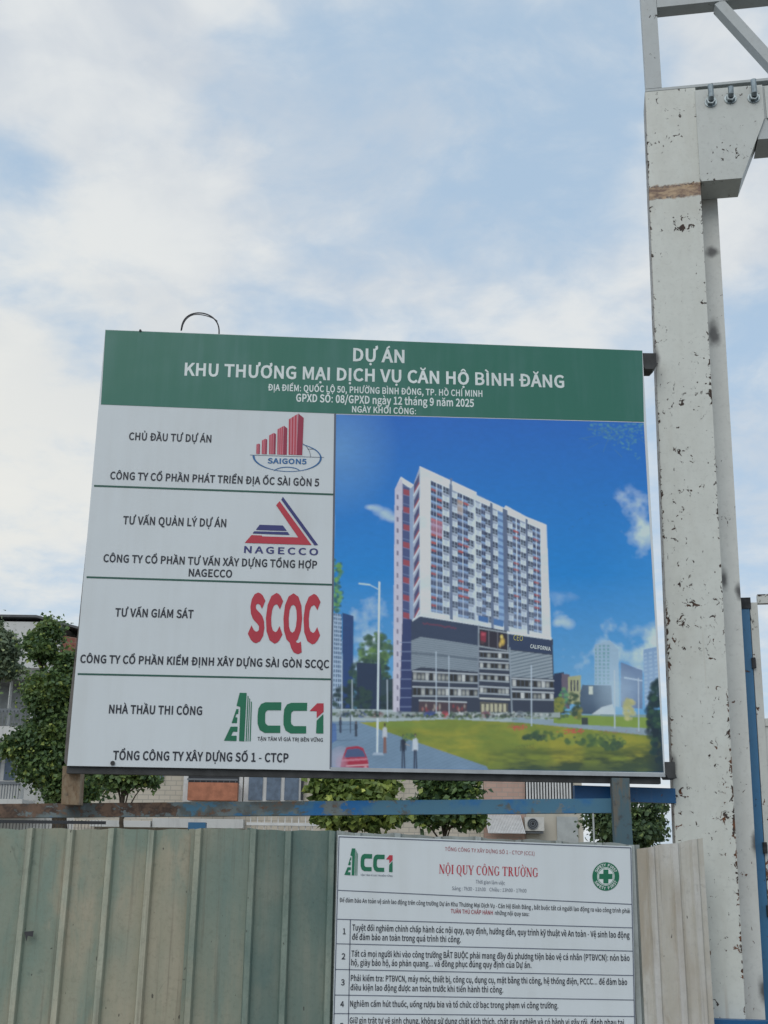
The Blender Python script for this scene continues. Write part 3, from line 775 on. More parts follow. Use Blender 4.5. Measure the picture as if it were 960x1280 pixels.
ẫ	154	59,-4 77,-1 93,7 108,18 109,18 111,0 132,0 132,91 127,123 110,144 80,152 58,149 38,142 22,133 32,115 45,123 60,129 76,131 95,126 104,112 107,94 55,84 26,66 16,38 22,16 37,1|66,17 53,19 44,27 40,40 46,57 67,69 107,77 107,36 93,25 80,19|49,174 81,195 82,195 114,174 122,184 92,211 71,211 41,184|101,217 113,220 120,230 123,244 110,245 108,238 105,233 100,232 89,235 77,241 62,245 50,241 43,232 40,218 53,217 55,224 58,228 63,229 74,226 86,220
Ậ	166	49,213 82,241 83,241 117,213 128,221 96,256 70,256 38,221|83,-63 91,-61 97,-55 99,-46 97,-38 91,-32 83,-30 74,-32 68,-38 66,-46 68,-55 74,-61|1,0 26,0 46,61 119,61 138,0 165,0 97,200 69,200|52,81 62,112 69,134 75,157 82,180 83,180 89,157 96,134 103,112 113,81
ậ	154	59,-4 77,-1 93,7 108,18 109,18 111,0 132,0 132,91 127,123 110,144 80,152 58,149 38,142 22,133 32,115 45,123 60,129 76,131 95,126 104,112 107,94 55,84 26,66 16,38 22,16 37,1|66,17 53,19 44,27 40,40 46,57 67,69 107,77 107,36 93,25 80,19|34,183 45,173 81,208 82,208 118,173 129,183 94,226 69,226|76,-63 84,-61 90,-55 92,-46 90,-38 84,-32 76,-30 67,-32 61,-38 59,-46 61,-55 67,-61
Ắ	166	83,215 106,220 121,235 127,254 113,257 108,243 98,234 83,230 67,234 57,243 52,257 38,254 45,235 59,220|83,245 116,278 100,289 71,254|1,0 26,0 46,61 119,61 138,0 165,0 97,200 69,200|52,81 62,112 69,134 75,157 82,180 83,180 89,157 96,134 103,112 113,81
ắ	154	59,-4 77,-1 93,7 108,18 109,18 111,0 132,0 132,91 127,123 110,144 80,152 58,149 38,142 22,133 32,115 45,123 60,129 76,131 95,126 104,112 107,94 55,84 26,66 16,38 22,16 37,1|66,17 53,19 44,27 40,40 46,57 67,69 107,77 107,36 93,25 80,19|82,174 108,181 123,198 129,220 115,223 109,207 99,195 82,190 64,195 54,207 49,223 34,220 40,198 55,181|80,207 111,241 95,253 68,216
ằ	154	59,-4 77,-1 93,7 108,18 109,18 111,0 132,0 132,91 127,123 110,144 80,152 58,149 38,142 22,133 32,115 45,123 60,129 76,131 95,126 104,112 107,94 55,84 26,66 16,38 22,16 37,1|66,17 53,19 44,27 40,40 46,57 67,69 107,77 107,36 93,25 80,19|82,174 108,181 123,198 129,220 115,223 109,207 99,195 82,190 64,195 54,207 49,223 34,220 40,198 55,181|83,207 95,216 68,253 52,241
ặ	154	59,-4 77,-1 93,7 108,18 109,18 111,0 132,0 132,91 127,123 110,144 80,152 58,149 38,142 22,133 32,115 45,123 60,129 76,131 95,126 104,112 107,94 55,84 26,66 16,38 22,16 37,1|66,17 53,19 44,27 40,40 46,57 67,69 107,77 107,36 93,25 80,19|82,174 108,181 123,198 129,220 114,223 109,207 98,196 82,191 65,196 54,207 50,223 34,220 40,198 55,181|76,-63 84,-61 90,-55 92,-46 90,-38 84,-32 76,-30 67,-32 61,-38 59,-46 61,-55 67,-61
ế	151	85,-4 104,-2 120,4 134,11 125,28 114,22 101,18 88,16 63,23 46,41 39,68 139,68 139,72 140,77 140,82 133,119 113,143 80,152 48,142 24,116 14,74 24,32 49,6|38,86 46,111 61,127 81,132 101,127 113,111 118,86|48,174 80,196 81,196 112,174 121,184 91,212 70,212 40,184|121,194 152,229 137,239 111,203
Ề	161	28,0 146,0 146,22 53,22 53,94 129,94 129,116 53,116 53,179 143,179 143,200 28,200|59,213 88,234 89,234 118,213 128,221 99,249 77,249 49,221|52,233 61,242 35,271 24,260
ề	151	85,-4 104,-2 120,4 134,11 125,28 114,22 101,18 88,16 63,23 46,41 39,68 139,68 139,72 140,77 140,82 133,119 113,143 80,152 48,142 24,116 14,74 24,32 49,6|38,86 46,111 61,127 81,132 101,127 113,111 118,86|48,174 80,196 81,196 112,174 121,184 91,212 70,212 40,184|40,194 50,204 20,239 5,228
Ể	161	28,0 146,0 146,22 53,22 53,94 129,94 129,116 53,116 53,179 143,179 143,200 28,200|59,213 88,234 89,234 118,213 128,221 99,249 77,249 49,221|123,230 137,234 147,241 151,254 147,266 135,273 115,276 112,264 125,262 132,258 134,252 132,246 127,243 120,240
ể	151	85,-4 104,-2 120,4 134,11 125,28 114,22 101,18 88,16 63,23 46,41 39,68 139,68 139,72 140,77 140,82 133,119 113,143 80,152 48,142 24,116 14,74 24,32 49,6|38,86 46,111 61,127 81,132 101,127 113,111 118,86|48,174 80,196 81,196 112,174 121,184 91,212 70,212 40,184|115,194 129,198 140,206 144,219 139,231 127,238 107,241 105,229 117,227 124,223 126,216 124,211 120,207 113,204
ệ	151	85,-4 104,-2 120,4 134,11 125,28 114,22 101,18 88,16 63,23 46,41 39,68 139,68 139,72 140,77 140,82 133,119 113,143 80,152 48,142 24,116 14,74 24,32 49,6|38,86 46,111 61,127 81,132 101,127 113,111 118,86|33,183 44,173 80,208 81,208 117,173 128,183 93,226 68,226|80,-63 89,-61 95,-55 97,-46 95,-38 89,-32 80,-30 72,-32 66,-38 64,-46 66,-55 72,-61
ỉ	75	25,0 50,0 50,148 25,148|28,175 45,179 57,189 62,203 57,218 42,228 19,232 17,215 31,213 40,208 43,201 40,194 34,190 25,187
Ị	80	28,0 53,0 53,200 28,200|40,-63 49,-61 55,-55 57,-46 55,-38 49,-32 40,-30 32,-32 26,-38 24,-46 26,-55 32,-61
ị	75	25,0 50,0 50,148 25,148|38,179 46,181 52,187 54,195 52,204 46,209 38,211 29,209 23,204 21,195 23,187 29,181|37,-63 46,-61 52,-55 54,-46 52,-38 46,-32 37,-30 29,-32 23,-38 21,-46 23,-55 29,-61
ọ	165	83,-4 117,6 141,32 151,74 141,116 117,143 83,152 49,143 24,116 14,74 24,32 49,6|83,17 60,24 45,44 40,74 45,104 60,124 83,131 105,124 120,104 126,74 120,44 105,24|83,-63 91,-61 97,-55 99,-46 97,-38 91,-32 83,-30 74,-32 68,-38 66,-46 68,-55 74,-61
Ố	202	101,-4 146,9 176,45 187,101 176,156 146,191 101,204 57,191 27,156 16,101 27,45 57,9|101,19 70,29 49,57 42,101 49,144 70,172 101,181 133,172 153,144 161,101 153,57 133,29|72,213 101,234 102,234 130,213 141,221 112,249 90,249 62,221|138,233 169,259 159,271 129,242
ố	165	83,-4 117,6 141,32 151,74 141,116 117,143 83,152 49,143 24,116 14,74 24,32 49,6|83,17 60,24 45,44 40,74 45,104 60,124 83,131 105,124 120,104 126,74 120,44 105,24|50,174 82,196 83,196 115,174 124,184 93,212 73,212 42,184|123,194 154,229 139,239 113,203
Ồ	202	101,-4 146,9 176,45 187,101 176,156 146,191 101,204 57,191 27,156 16,101 27,45 57,9|101,19 70,29 49,57 42,101 49,144 70,172 101,181 133,172 153,144 161,101 153,57 133,29|72,213 101,234 102,234 130,213 141,221 112,249 90,249 62,221|64,233 73,242 48,271 37,260
ồ	165	83,-4 117,6 141,32 151,74 141,116 117,143 83,152 49,143 24,116 14,74 24,32 49,6|83,17 60,24 45,44 40,74 45,104 60,124 83,131 105,124 120,104 126,74 120,44 105,24|50,174 82,196 83,196 115,174 124,184 93,212 73,212 42,184|42,194 53,204 22,239 7,228
Ổ	202	101,-4 146,9 176,45 187,101 176,156 146,191 101,204 57,191 27,156 16,101 27,45 57,9|101,19 70,29 49,57 42,101 49,144 70,172 101,181 133,172 153,144 161,101 153,57 133,29|72,213 101,234 102,234 130,213 141,221 112,249 90,249 62,221|136,230 150,234 160,241 164,254 160,266 148,273 128,276 125,264 137,262 144,258 147,252 145,246 140,243 133,240
ổ	165	83,-4 117,6 141,32 151,74 141,116 117,143 83,152 49,143 24,116 14,74 24,32 49,6|83,17 60,24 45,44 40,74 45,104 60,124 83,131 105,124 120,104 126,74 120,44 105,24|50,174 82,196 83,196 115,174 124,184 93,212 73,212 42,184|118,194 131,198 142,206 146,219 142,231 129,238 109,241 107,229 119,227 126,223 128,216 127,211 122,207 115,204
Ộ	202	101,-4 146,9 176,45 187,101 176,156 146,191 101,204 57,191 27,156 16,101 27,45 57,9|101,19 70,29 49,57 42,101 49,144 70,172 101,181 133,172 153,144 161,101 153,57 133,29|67,213 101,241 102,241 135,213 146,221 114,256 88,256 56,221|101,-63 110,-61 116,-55 118,-46 116,-38 110,-32 101,-30 93,-32 87,-38 85,-46 87,-55 93,-61
ộ	165	83,-4 117,6 141,32 151,74 141,116 117,143 83,152 49,143 24,116 14,74 24,32 49,6|83,17 60,24 45,44 40,74 45,104 60,124 83,131 105,124 120,104 126,74 120,44 105,24|35,183 46,173 82,208 83,208 119,173 130,183 95,226 70,226|83,-63 91,-61 97,-55 99,-46 97,-38 91,-32 83,-30 74,-32 68,-38 66,-46 68,-55 74,-61
ớ	165	83,17 60,24 45,44 40,74 45,104 60,124 83,131 105,124 120,104 126,74 120,44 105,24|79,175 127,222 109,238 66,187|83,-4 117,6 141,32 151,74 148,99 139,120 126,136 143,143 155,156 160,176 159,185 156,193 153,200 133,191 136,186 137,180 138,175 135,160 126,151 111,146 102,149 93,151 83,152 49,143 24,116 14,74 24,32 49,6
Ờ	202	102,19 71,29 50,57 43,101 50,144 71,172 102,181 133,172 154,144 162,101 154,57 133,29|107,213 118,225 75,265 61,247|102,-4 147,9 176,45 187,101 184,135 173,163 156,184 174,192 185,204 189,221 188,230 186,238 182,246 162,237 165,231 166,225 166,219 164,207 155,199 141,194 129,199 116,202 102,204 58,191 28,156 17,101 28,45 58,9
ờ	165	83,17 60,24 45,44 40,74 45,104 60,124 83,131 105,124 120,104 126,74 120,44 105,24|88,175 100,187 57,238 40,222|83,-4 117,6 141,32 151,74 148,99 139,120 126,136 143,143 155,156 160,176 159,185 156,193 153,200 133,191 136,186 137,180 138,175 135,160 126,151 111,146 102,149 93,151 83,152 49,143 24,116 14,74 24,32 49,6
Ở	202	102,19 71,29 50,57 43,101 50,144 71,172 102,181 133,172 154,144 162,101 154,57 133,29|92,213 109,218 121,227 126,241 121,254 107,263 84,266 82,251 96,249 104,245 107,238 104,232 98,228 89,225|102,-4 147,9 176,45 187,101 184,135 173,163 156,184 174,192 185,204 189,221 188,230 186,238 182,246 162,237 165,231 166,225 166,219 164,207 155,199 141,194 129,199 116,202 102,204 58,191 28,156 17,101 28,45 58,9
Ợ	202	102,19 71,29 50,57 43,101 50,144 71,172 102,181 133,172 154,144 162,101 154,57 133,29|101,-63 109,-61 115,-55 117,-46 115,-38 109,-32 101,-30 92,-32 86,-38 84,-46 86,-55 92,-61|102,-4 147,9 176,45 187,101 184,135 173,163 156,184 174,192 185,204 189,221 188,230 186,238 182,246 162,237 165,231 166,225 166,219 164,207 155,199 141,194 129,199 116,202 102,204 58,191 28,156 17,101 28,45 58,9
ợ	165	83,17 60,24 45,44 40,74 45,104 60,124 83,131 105,124 120,104 126,74 120,44 105,24|83,-63 92,-61 98,-55 100,-46 98,-38 92,-32 83,-30 75,-32 69,-38 67,-46 69,-55 75,-61|83,-4 117,6 141,32 151,74 148,99 139,120 126,136 143,143 155,156 160,176 159,185 156,193 153,200 133,191 136,186 137,180 138,175 135,160 126,151 111,146 102,149 93,151 83,152 49,143 24,116 14,74 24,32 49,6
Ụ	197	98,-4 135,4 161,32 170,82 170,200 146,200 146,82 140,44 123,24 98,19 75,24 58,44 52,82 52,200 27,200 27,82 36,32 62,4|98,-63 107,-61 113,-55 115,-46 113,-38 107,-32 98,-30 90,-32 84,-38 82,-46 84,-55 90,-61
ụ	166	68,-4 87,0 103,9 117,23 118,23 120,0 141,0 141,148 116,148 116,43 103,29 90,21 76,18 60,22 51,35 48,57 48,148 23,148 23,54 28,22 43,3|83,-63 92,-61 98,-55 100,-46 98,-38 92,-32 83,-30 75,-32 69,-38 67,-46 69,-55 75,-61
Ủ	197	98,-4 135,4 161,32 170,82 170,200 146,200 146,82 140,44 123,24 98,19 75,24 58,44 52,82 52,200 27,200 27,82 36,32 62,4|89,213 105,218 117,227 122,241 117,254 103,263 80,266 78,251 92,249 100,245 103,238 101,232 95,228 86,225
ủ	166	68,-4 87,0 103,9 117,23 118,23 120,0 141,0 141,148 116,148 116,43 103,29 90,21 76,18 60,22 51,35 48,57 48,148 23,148 23,54 28,22 43,3|73,175 90,179 102,189 107,203 102,218 87,228 64,232 62,215 76,213 85,208 88,201 85,194 79,190 70,187
ứ	166	78,175 126,222 108,238 65,187|68,-4 87,0 103,9 117,23 118,23 120,0 141,0 141,139 155,146 166,159 170,179 169,188 167,196 163,203 144,194 146,189 147,183 148,178 144,161 135,152 123,148 116,148 116,43 103,29 90,21 76,18 60,22 51,35 48,57 48,148 23,148 23,54 28,22 43,3
ử	166	73,175 89,179 102,189 106,203 101,218 87,228 63,232 62,215 76,213 84,208 87,201 85,194 78,190 70,187|68,-4 87,0 103,9 117,23 118,23 120,0 141,0 141,139 155,146 166,159 170,179 169,188 167,196 163,203 144,194 146,189 147,183 148,178 144,161 135,152 123,148 116,148 116,43 103,29 90,21 76,18 60,22 51,35 48,57 48,148 23,148 23,54 28,22 43,3
Ữ	201	121,216 137,221 148,234 153,254 136,255 133,244 128,237 121,235 108,240 94,251 76,256 60,252 49,239 45,219 62,218 64,229 69,235 76,238 89,232 103,222|98,-4 135,4 161,32 170,82 170,189 188,196 201,208 205,227 205,236 202,244 199,252 179,243 181,238 183,232 183,225 180,212 170,204 156,200 146,200 146,82 140,44 123,24 98,19 75,24 58,44 52,82 52,200 27,200 27,82 36,32 62,4
ữ	166	103,176 120,182 130,196 134,217 117,218 115,206 111,197 103,194 90,201 77,213 59,220 42,214 32,200 28,178 45,177 47,190 52,199 59,202 72,195 85,183|68,-4 87,0 103,9 117,23 118,23 120,0 141,0 141,139 155,146 166,159 170,179 169,188 167,196 163,203 144,194 146,189 147,183 148,178 144,161 135,152 123,148 116,148 116,43 103,29 90,21 76,18 60,22 51,35 48,57 48,148 23,148 23,54 28,22 43,3
Ự	201	98,-63 107,-61 113,-55 115,-46 113,-38 107,-32 98,-30 90,-32 84,-38 82,-46 84,-55 90,-61|98,-4 135,4 161,32 170,82 170,189 188,196 201,208 205,227 205,236 202,244 199,252 179,243 181,238 183,232 183,225 180,212 170,204 156,200 146,200 146,82 140,44 123,24 98,19 75,24 58,44 52,82 52,200 27,200 27,82 36,32 62,4
ự	166	86,-63 95,-61 101,-55 103,-46 101,-38 95,-32 86,-30 78,-32 72,-38 70,-46 72,-55 78,-61|68,-4 87,0 103,9 117,23 118,23 120,0 141,0 141,139 155,146 166,159 170,179 169,188 167,196 163,203 144,194 146,189 147,183 148,178 144,161 135,152 123,148 116,148 116,43 103,29 90,21 76,18 60,22 51,35 48,57 48,148 23,148 23,54 28,22 43,3
ỹ	142	28,-64 53,-57 71,-39 83,-13 139,148 114,148 88,66 84,52 80,38 76,24 74,24 69,38 64,52 59,66 29,148 4,148 63,0 60,-11 52,-28 41,-39 26,-43 22,-43 18,-42 15,-41 10,-61 15,-62 21,-63|96,176 113,182 123,196 127,217 110,218 108,206 103,197 96,194 83,201 70,213 52,220 35,214 25,200 21,178 38,177 40,190 45,199 52,202 65,195 78,183
 	61	"""
GL = {}
for ln in GLYPHS.split('\n'):
    ch_, adv_, cs_ = ln.split('\t')
    GL[ch_] = (int(adv_) / 200, [np.array([[float(v) for v in q.split(',')] for q in c_.split(' ')]) / 200 for c_ in cs_.split('|') if c_])
GCACHE = {}


def sarea(c_):
    x, y = c_[:, 0], c_[:, 1]
    return 0.5 * float(np.sum(x * np.roll(y, -1) - np.roll(x, -1) * y))


def pt_in(p, c_):
    r = False; n = len(c_)
    for i in range(n):
        (x0, y0), (x1, y1) = c_[i], c_[(i + 1) % n]
        if (y0 > p[1]) != (y1 > p[1]) and p[0] < (x1 - x0) * (p[1] - y0) / (y1 - y0) + x0: r = not r
    return r


def fatten(c_, d, sign):
    """move the outline outwards (holes inwards) by d"""
    keep = [0]
    for i in range(1, len(c_)):
        if np.hypot(*(c_[i] - c_[keep[-1]])) > 0.026: keep.append(i)
    while len(keep) > 3 and np.hypot(*(c_[keep[-1]] - c_[keep[0]])) < 0.026: keep.pop()
    c_ = c_[keep]
    if np.ptp(c_[:, 1]) < 0.36: d *= 0.35      # accents and dots thicken less
    e = np.roll(c_, -1, 0) - c_
    ln = np.maximum(np.hypot(e[:, 0], e[:, 1]), 1e-6)[:, None]
    nn = np.stack([e[:, 1], -e[:, 0]], 1) / ln * sign
    pn = np.roll(nn, 1, 0)
    m_ = pn + nn
    k_ = np.clip(np.sum(m_ * m_, 1), 0.5, None)[:, None]
    return c_ + d * 2 * m_ / k_


def glyph(ch, bold):
    key = (ch, bold)
    if key in GCACHE: return GCACHE[key]
    adv, cs = GL[ch]
    V, T = [], []
    if cs:
        sg = [sarea(c_) for c_ in cs]
        outer = 1 if sg[int(np.argmax(np.abs(sg)))] > 0 else -1
        groups = [[i] for i in range(len(cs)) if sg[i] * outer > 0]
        for i in range(len(cs)):
            if sg[i] * outer < 0:
                for g in groups:
                    if pt_in(cs[i][0], cs[g[0]]):
                        g.append(i); break
        for lv, g in enumerate(groups):
            bm_ = bmesh.new(); es = []
            for i in g:
                c_ = fatten(cs[i], bold, outer) if bold else cs[i]
                vs = [bm_.verts.new((x, y, 0)) for x, y in c_]
                for q in range(len(vs)):
                    es.append(bm_.edges.new((vs[q], vs[(q + 1) % len(vs)])))
            bmesh.ops.triangle_fill(bm_, use_beauty=False, use_dissolve=False, edges=es, normal=(0, 0, 1))
            bm_.verts.index_update()
            o0 = len(V)
            V += [(v.co.x, v.co.y, lv) for v in bm_.verts]
            for f_ in bm_.faces:
                t_ = [v.index + o0 for v in f_.verts]
                f_.normal_update()
                T.append(t_ if f_.normal.z > 0 else t_[::-1])
            bm_.free()
    GCACHE[key] = (adv, np.array(V) if V else np.zeros((0, 3)), T)
    return GCACHE[key]


def text_on(pl, s, x0, y0, x1, y1, cap, mat, parent, bold=0.018, e=0.002, name='lettering', res=3, label=None, track=0.0):
    """write s with its baseline from photo point (x0,y0) to (x1,y1), capitals cap photo pixels tall"""
    Vs, Ts, x, n0 = [], [], 0.0, 0
    bold = bold + 0.016 if bold else 0.0
    for ch in s:
        adv, V, T = glyph(ch, bold)
        if len(V):
            Vs.append(V + np.array([x, 0, 0])); Ts += [[i + n0 for i in t_] for t_ in T]; n0 += len(V)
        x += adv + track + bold
    co = np.concatenate(Vs)
    xa, xb = co[:, 0].min(), co[:, 0].max()
    A = Vector(pl.loc(x0, y0)); B = Vector(pl.loc(x1, y1))
    mid = ((x0 + x1) / 2, (y0 + y1) / 2)
    h = (Vector(pl.loc(mid[0], mid[1] - cap)) - Vector(pl.loc(*mid))).length
    d = B - A
    sx = d.length / (xb - xa)
    d.normalize()
    a_ = (co[:, 0] - xa) * sx; b_ = co[:, 1] * h
    u = A.x + d.x * a_ - d.y * b_; v = A.y + d.y * a_ + d.x * b_
    P = np.array(pl.o)[None] + u[:, None] * np.array(pl.x)[None] + v[:, None] * np.array(pl.z)[None] + (e + co[:, 2:3] * 0.00008) * np.array(pl.n)[None] - np.array(wloc(parent))[None]
    me = bpy.data.meshes.new(name)
    me.from_pydata([tuple(p) for p in P], [], Ts)
    me.materials.append(mat)
    o = bpy.data.objects.new(name, me)
    COL.objects.link(o)
    o.parent = parent
    if label: o['label'] = label
    return o


# ================================================================== project signboard
YAW = 0.05978682
BX = Vector((math.cos(YAW), math.sin(YAW), 0))
BC = Vector((-0.04885905, 6.0, 3.24115275))
BW, BH = 2.93792358, 2.30887214
bp = Plane(BC, BX)
board = empty('project_signboard', (BC.x, BC.y, BC.z - BH / 2),
              'large white and green construction project board with a printed apartment tower, standing above the fence', 'signboard')
BF = frame(BC, BX)          # local x right, y back, z up
w2, h2 = BW / 2, BH / 2
f = MB(BF).box(-w2, w2, 0.0, 0.014, -h2, h2).build('face_panel', M['white_vinyl'], board, bevel=0.002)
# steel tubes behind the face
b = MB(BF)
b.box(-w2 - 0.004, w2 - 0.02, 0.018, 0.06, -h2 - 0.034, -h2 + 0.02)
b.box(-w2 + 0.02, w2 - 0.02, 0.018, 0.06, h2 - 0.05, h2 - 0.006)
for xx in (-w2 + 0.004, -w2 / 3, w2 / 3, w2 - 0.046):
    b.box(xx, xx + 0.04, 0.018, 0.058, -h2 + 0.022, h2 - 0.052)
b.build('steel_frame', M['dark_steel'], board)
b = MB(BF)
b.prism([(-w2 - 0.019, -h2 + 0.02), (-w2 - 0.002, -h2 - 0.004), (-w2 - 0.002, h2 * 0.1), (-w2 - 0.008, -h2 * 0.4), (-w2 - 0.022, -h2 + 0.22)], 0.017, 0.03)
b.build('edge_strip', M['side_steel'], board)
# aluminium lip under the picture
xl = bp.loc(413, 962)[0]
b = MB(BF)
b.box(xl, w2 - 0.002, -0.005, -0.0005, -h2 - 0.002, -h2 + 0.016)
b.build('bottom_trim', M['alu_trim'], board)
poly_on(bp, [(131.9, 412.6), (126.2, 505.6), (418.7, 517.0), (804.8, 527.4), (802.7, 438.4)], 0.0012, 'header_band', M['green_vinyl'], board)


def line_on(pl, p, q, wpx, mat, parent, e=0.0012, name='divider_line', vert=False):
    o = wpx / 2
    if vert:
        pts = [(p[0] - o, p[1]), (q[0] - o, q[1]), (q[0] + o, q[1]), (p[0] + o, p[1])]
    else:
        pts = [(p[0], p[1] - o), (p[0], p[1] + o), (q[0], q[1] + o), (q[0], q[1] - o)]
    return poly_on(pl, pts, e, name, mat, parent)


for p, q in (((117.6, 607.3), (417.6, 618.2)), ((108.2, 721.5), (415.8, 731.0)), ((97.2, 842.5), (413.6, 849.2))):
    line_on(bp, p, q, 2.3, M['line_green'], board)
line_on(bp, (418.9, 517.2), (413.2, 961.4), 2.4, M['ink_grey_blue'], board, vert=True)
for s, x0, y0, x1, y1, cap, mt, bd in (
    ('DỰ ÁN', 441.3, 451, 505.5, 453.4, 15.2, 'ink_white', 0.028),
    ('KHU THƯƠNG MẠI DỊCH VỤ CĂN HỘ BÌNH ĐĂNG', 230.5, 469, 705.4, 484.5, 14.8, 'ink_white', 0.028),
    ('ĐỊA ĐIỂM: QUỐC LỘ 50, PHƯỜNG BÌNH ĐÔNG, TP. HỒ CHÍ MINH', 335, 488, 603, 496, 7.6, 'ink_white', 0.022),
    ('GPXD SỐ: 08/GPXD ngày 12 tháng 9 năm 2025', 370, 501.8, 592.4, 508.6, 9.2, 'ink_white', 0.026),
    ('NGÀY KHỞI CÔNG:', 440, 515.2, 520, 518, 7.4, 'ink_white', 0.02),
    ('CHỦ ĐẦU TƯ DỰ ÁN', 161, 549.7, 264, 553, 8.9, 'ink_dark', 0.02),
    ('CÔNG TY CỔ PHẦN PHÁT TRIỂN ĐỊA ỐC SÀI GÒN 5', 137.5, 598.8, 398.8, 607.8, 9.0, 'ink_dark', 0.022),
    ('TƯ VẤN QUẢN LÝ DỰ ÁN', 153.6, 655, 282.6, 658.8, 9.6, 'ink_dark', 0.02),
    ('CÔNG TY CỔ PHẦN TƯ VẤN XÂY DỰNG TỔNG HỢP', 129, 702.2, 396.2, 710.6, 9.2, 'ink_dark', 0.022),
    ('NAGECCO', 235.7, 720.2, 290, 721.8, 9.0, 'ink_dark', 0.022),
    ('TƯ VẤN GIÁM SÁT', 143.7, 770.3, 241.6, 772.6, 9.8, 'ink_dark', 0.022),
    ('CÔNG TY CỔ PHẦN KIỂM ĐỊNH XÂY DỰNG SÀI GÒN SCQC', 100, 828.2, 411.5, 835, 9.6, 'ink_dark', 0.026),
    ('NHÀ THẦU THI CÔNG', 136, 891.4, 252.5, 893.6, 10.2, 'ink_dark', 0.026),
    ('TỔNG CÔNG TY XÂY DỰNG SỐ 1 - CTCP', 141, 949.4, 360.5, 952.6, 10.6, 'ink_dark', 0.026),
):
    text_on(bp, s, x0, y0, x1, y1, cap, M[mt], board, bd)
# raised screw near the lower left corner
c = bp.loc(141, 954)
MB().tube([bp.at(c[0], c[1], -0.002), bp.at(c[0], c[1], 0.008)], 0.011, 10).build('screw', M['dark_steel'], board)
c = bp.loc(175.5, 413.6)
MB().tube([bp.at(c[0], c[1], -0.002), bp.at(c[0], c[1], 0.006)], 0.007, 8).build('screw', M['dark_steel'], board)


def cp(ox, oy, sc):
    return lambda pts: [(ox + x / sc, oy + y / sc) for x, y in pts]


def arc(cx_, cy_, rx, ry, a0, a1, n, tilt=0.0):
    return [(cx_ + rx * math.cos(R(a)) * 1.0, cy_ + ry * math.sin(R(a)) + tilt * rx * math.cos(R(a))) for a in [a0 + (a1 - a0) * i / n for i in range(n + 1)]]


def stroke(pts, w0, w1=None):
    """outline quads of a stroke through pts whose width runs w0..w1"""
    w1 = w0 if w1 is None else w1
    L, Rr = [], []
    n = len(pts)
    for i, p in enumerate(pts):
        a, b_ = pts[max(0, i - 1)], pts[min(n - 1, i + 1)]
        dx, dy = b_[0] - a[0], b_[1] - a[1]
        q = math.hypot(dx, dy) or 1
        w = (w0 + (w1 - w0) * i / (n - 1)) / 2
        L.append((p[0] - dy / q * w, p[1] + dx / q * w)); Rr.append((p[0] + dy / q * w, p[1] - dx / q * w))
    return [[L[i], L[i + 1], Rr[i + 1], Rr[i]] for i in range(n - 1)]


# logo of the investor: five rising red blocks over a globe
k = cp(300, 510, 8)
it = []
for fr, sd in (
    ([(488, 115), (577, 60), (567, 470), (485, 466)], [(583, 55), (637, 100), (622, 472), (567, 470)]),
    ([(375, 215), (437, 180), (430, 468), (372, 465)], [(440, 178), (473, 205), (468, 468), (430, 468)]),
    ([(292, 275), (338, 250), (335, 463), (290, 462)], [(338, 250), (360, 262), (355, 464), (335, 463)]),
    ([(220, 325), (255, 308), (250, 462), (216, 460)], [(255, 308), (272, 318), (268, 462), (250, 462)]),
    ([(165, 365), (188, 357), (185, 460), (162, 458)], [(188, 357), (200, 362), (197, 460), (185, 460)])):
    it.append((0, 0.0020, k(fr)))
    it.append((1, 0.0021, k(sd)))
    (a0, b0), (a1, b1), (a2, b2), (a3, b3) = fr
    nst = 3 if a1 - a0 > 60 else 2
    for j in range(nst):       # darker windows stripes on the light faces
        t0, t1 = (j + 0.1) / nst, (j + 0.55) / nst
        it.append((4, 0.0024, k([(a0 + (a1 - a0) * t0, b0 + (b1 - b0) * t0), (a0 + (a1 - a0) * t1, b0 + (b1 - b0) * t1),
                                 (a3 + (a2 - a3) * t1, b3 + (b2 - b3) * t1), (a3 + (a2 - a3) * t0, b3 + (b2 - b3) * t0)])))
for q in stroke(arc(472, 490, 336, 145, -62, 55, 26, 0.03), 5, 22)[:13] + stroke(arc(472, 490, 336, 145, -5, 68, 16, 0.03), 20, 5): it.append((2, 0.0020, k(q)))
for q in stroke(arc(472, 490, 336, 145, 182, 120, 16, 0.03), 22, 6): it.append((2, 0.0021, k(q)))
for q in stroke(arc(472, 490, 336, 145, 120, 68, 12, 0.03), 6, 5): it.append((2, 0.0022, k(q)))
for q in stroke([(100, 470), (840, 495)], 4): it.append((3, 0.0019, k(q)))
for q in stroke(arc(470, 640, 130, 48, 195, 345, 14), 7): it.append((2, 0.0023, k(q)))
for q in stroke(arc(560, 490, 145, 150, -62, 2, 10), 5): it.append((3, 0.0018, k(q)))
for q in stroke([(675, 410), (755, 412)], 5): it.append((3, 0.0017, k(q)))
polys_on(bp, it, 'investor_logo', board, [M['ink_pink'], M['ink_deep_red'], M['ink_blue'], M['ink_grey_blue'], M['ink_red']])
text_on(bp, 'SAIGON5', 334.4, 579.0, 383.2, 580.2, 6.1, M['ink_blue'], board, 0.03)

# logo of the project manager: red and navy triangle
k = cp(290, 615, 7.385)
it = [(0, 0.0020, k([(470, 45), (795, 490), (760, 492), (455, 72)])),
      (1, 0.0020, k([(440, 85), (735, 490), (640, 487), (612, 420), (407, 122)])),
      (1, 0.0020, k([(612, 420), (640, 487), (118, 470), (180, 398), (275, 402), (278, 410)])),
      (0, 0.0020, k([(255, 303), (470, 310), (507, 360), (220, 350)])),
      (0, 0.0020, k([(205, 363), (515, 370), (533, 397), (190, 383)]))]
polys_on(bp, it, 'manager_logo', board, [M['ink_navy'], M['ink_red']])
text_on(bp, 'NAGECCO', 305, 690.8, 397.6, 694, 8.0, M['ink_navy'], board, 0.02, track=0.22)
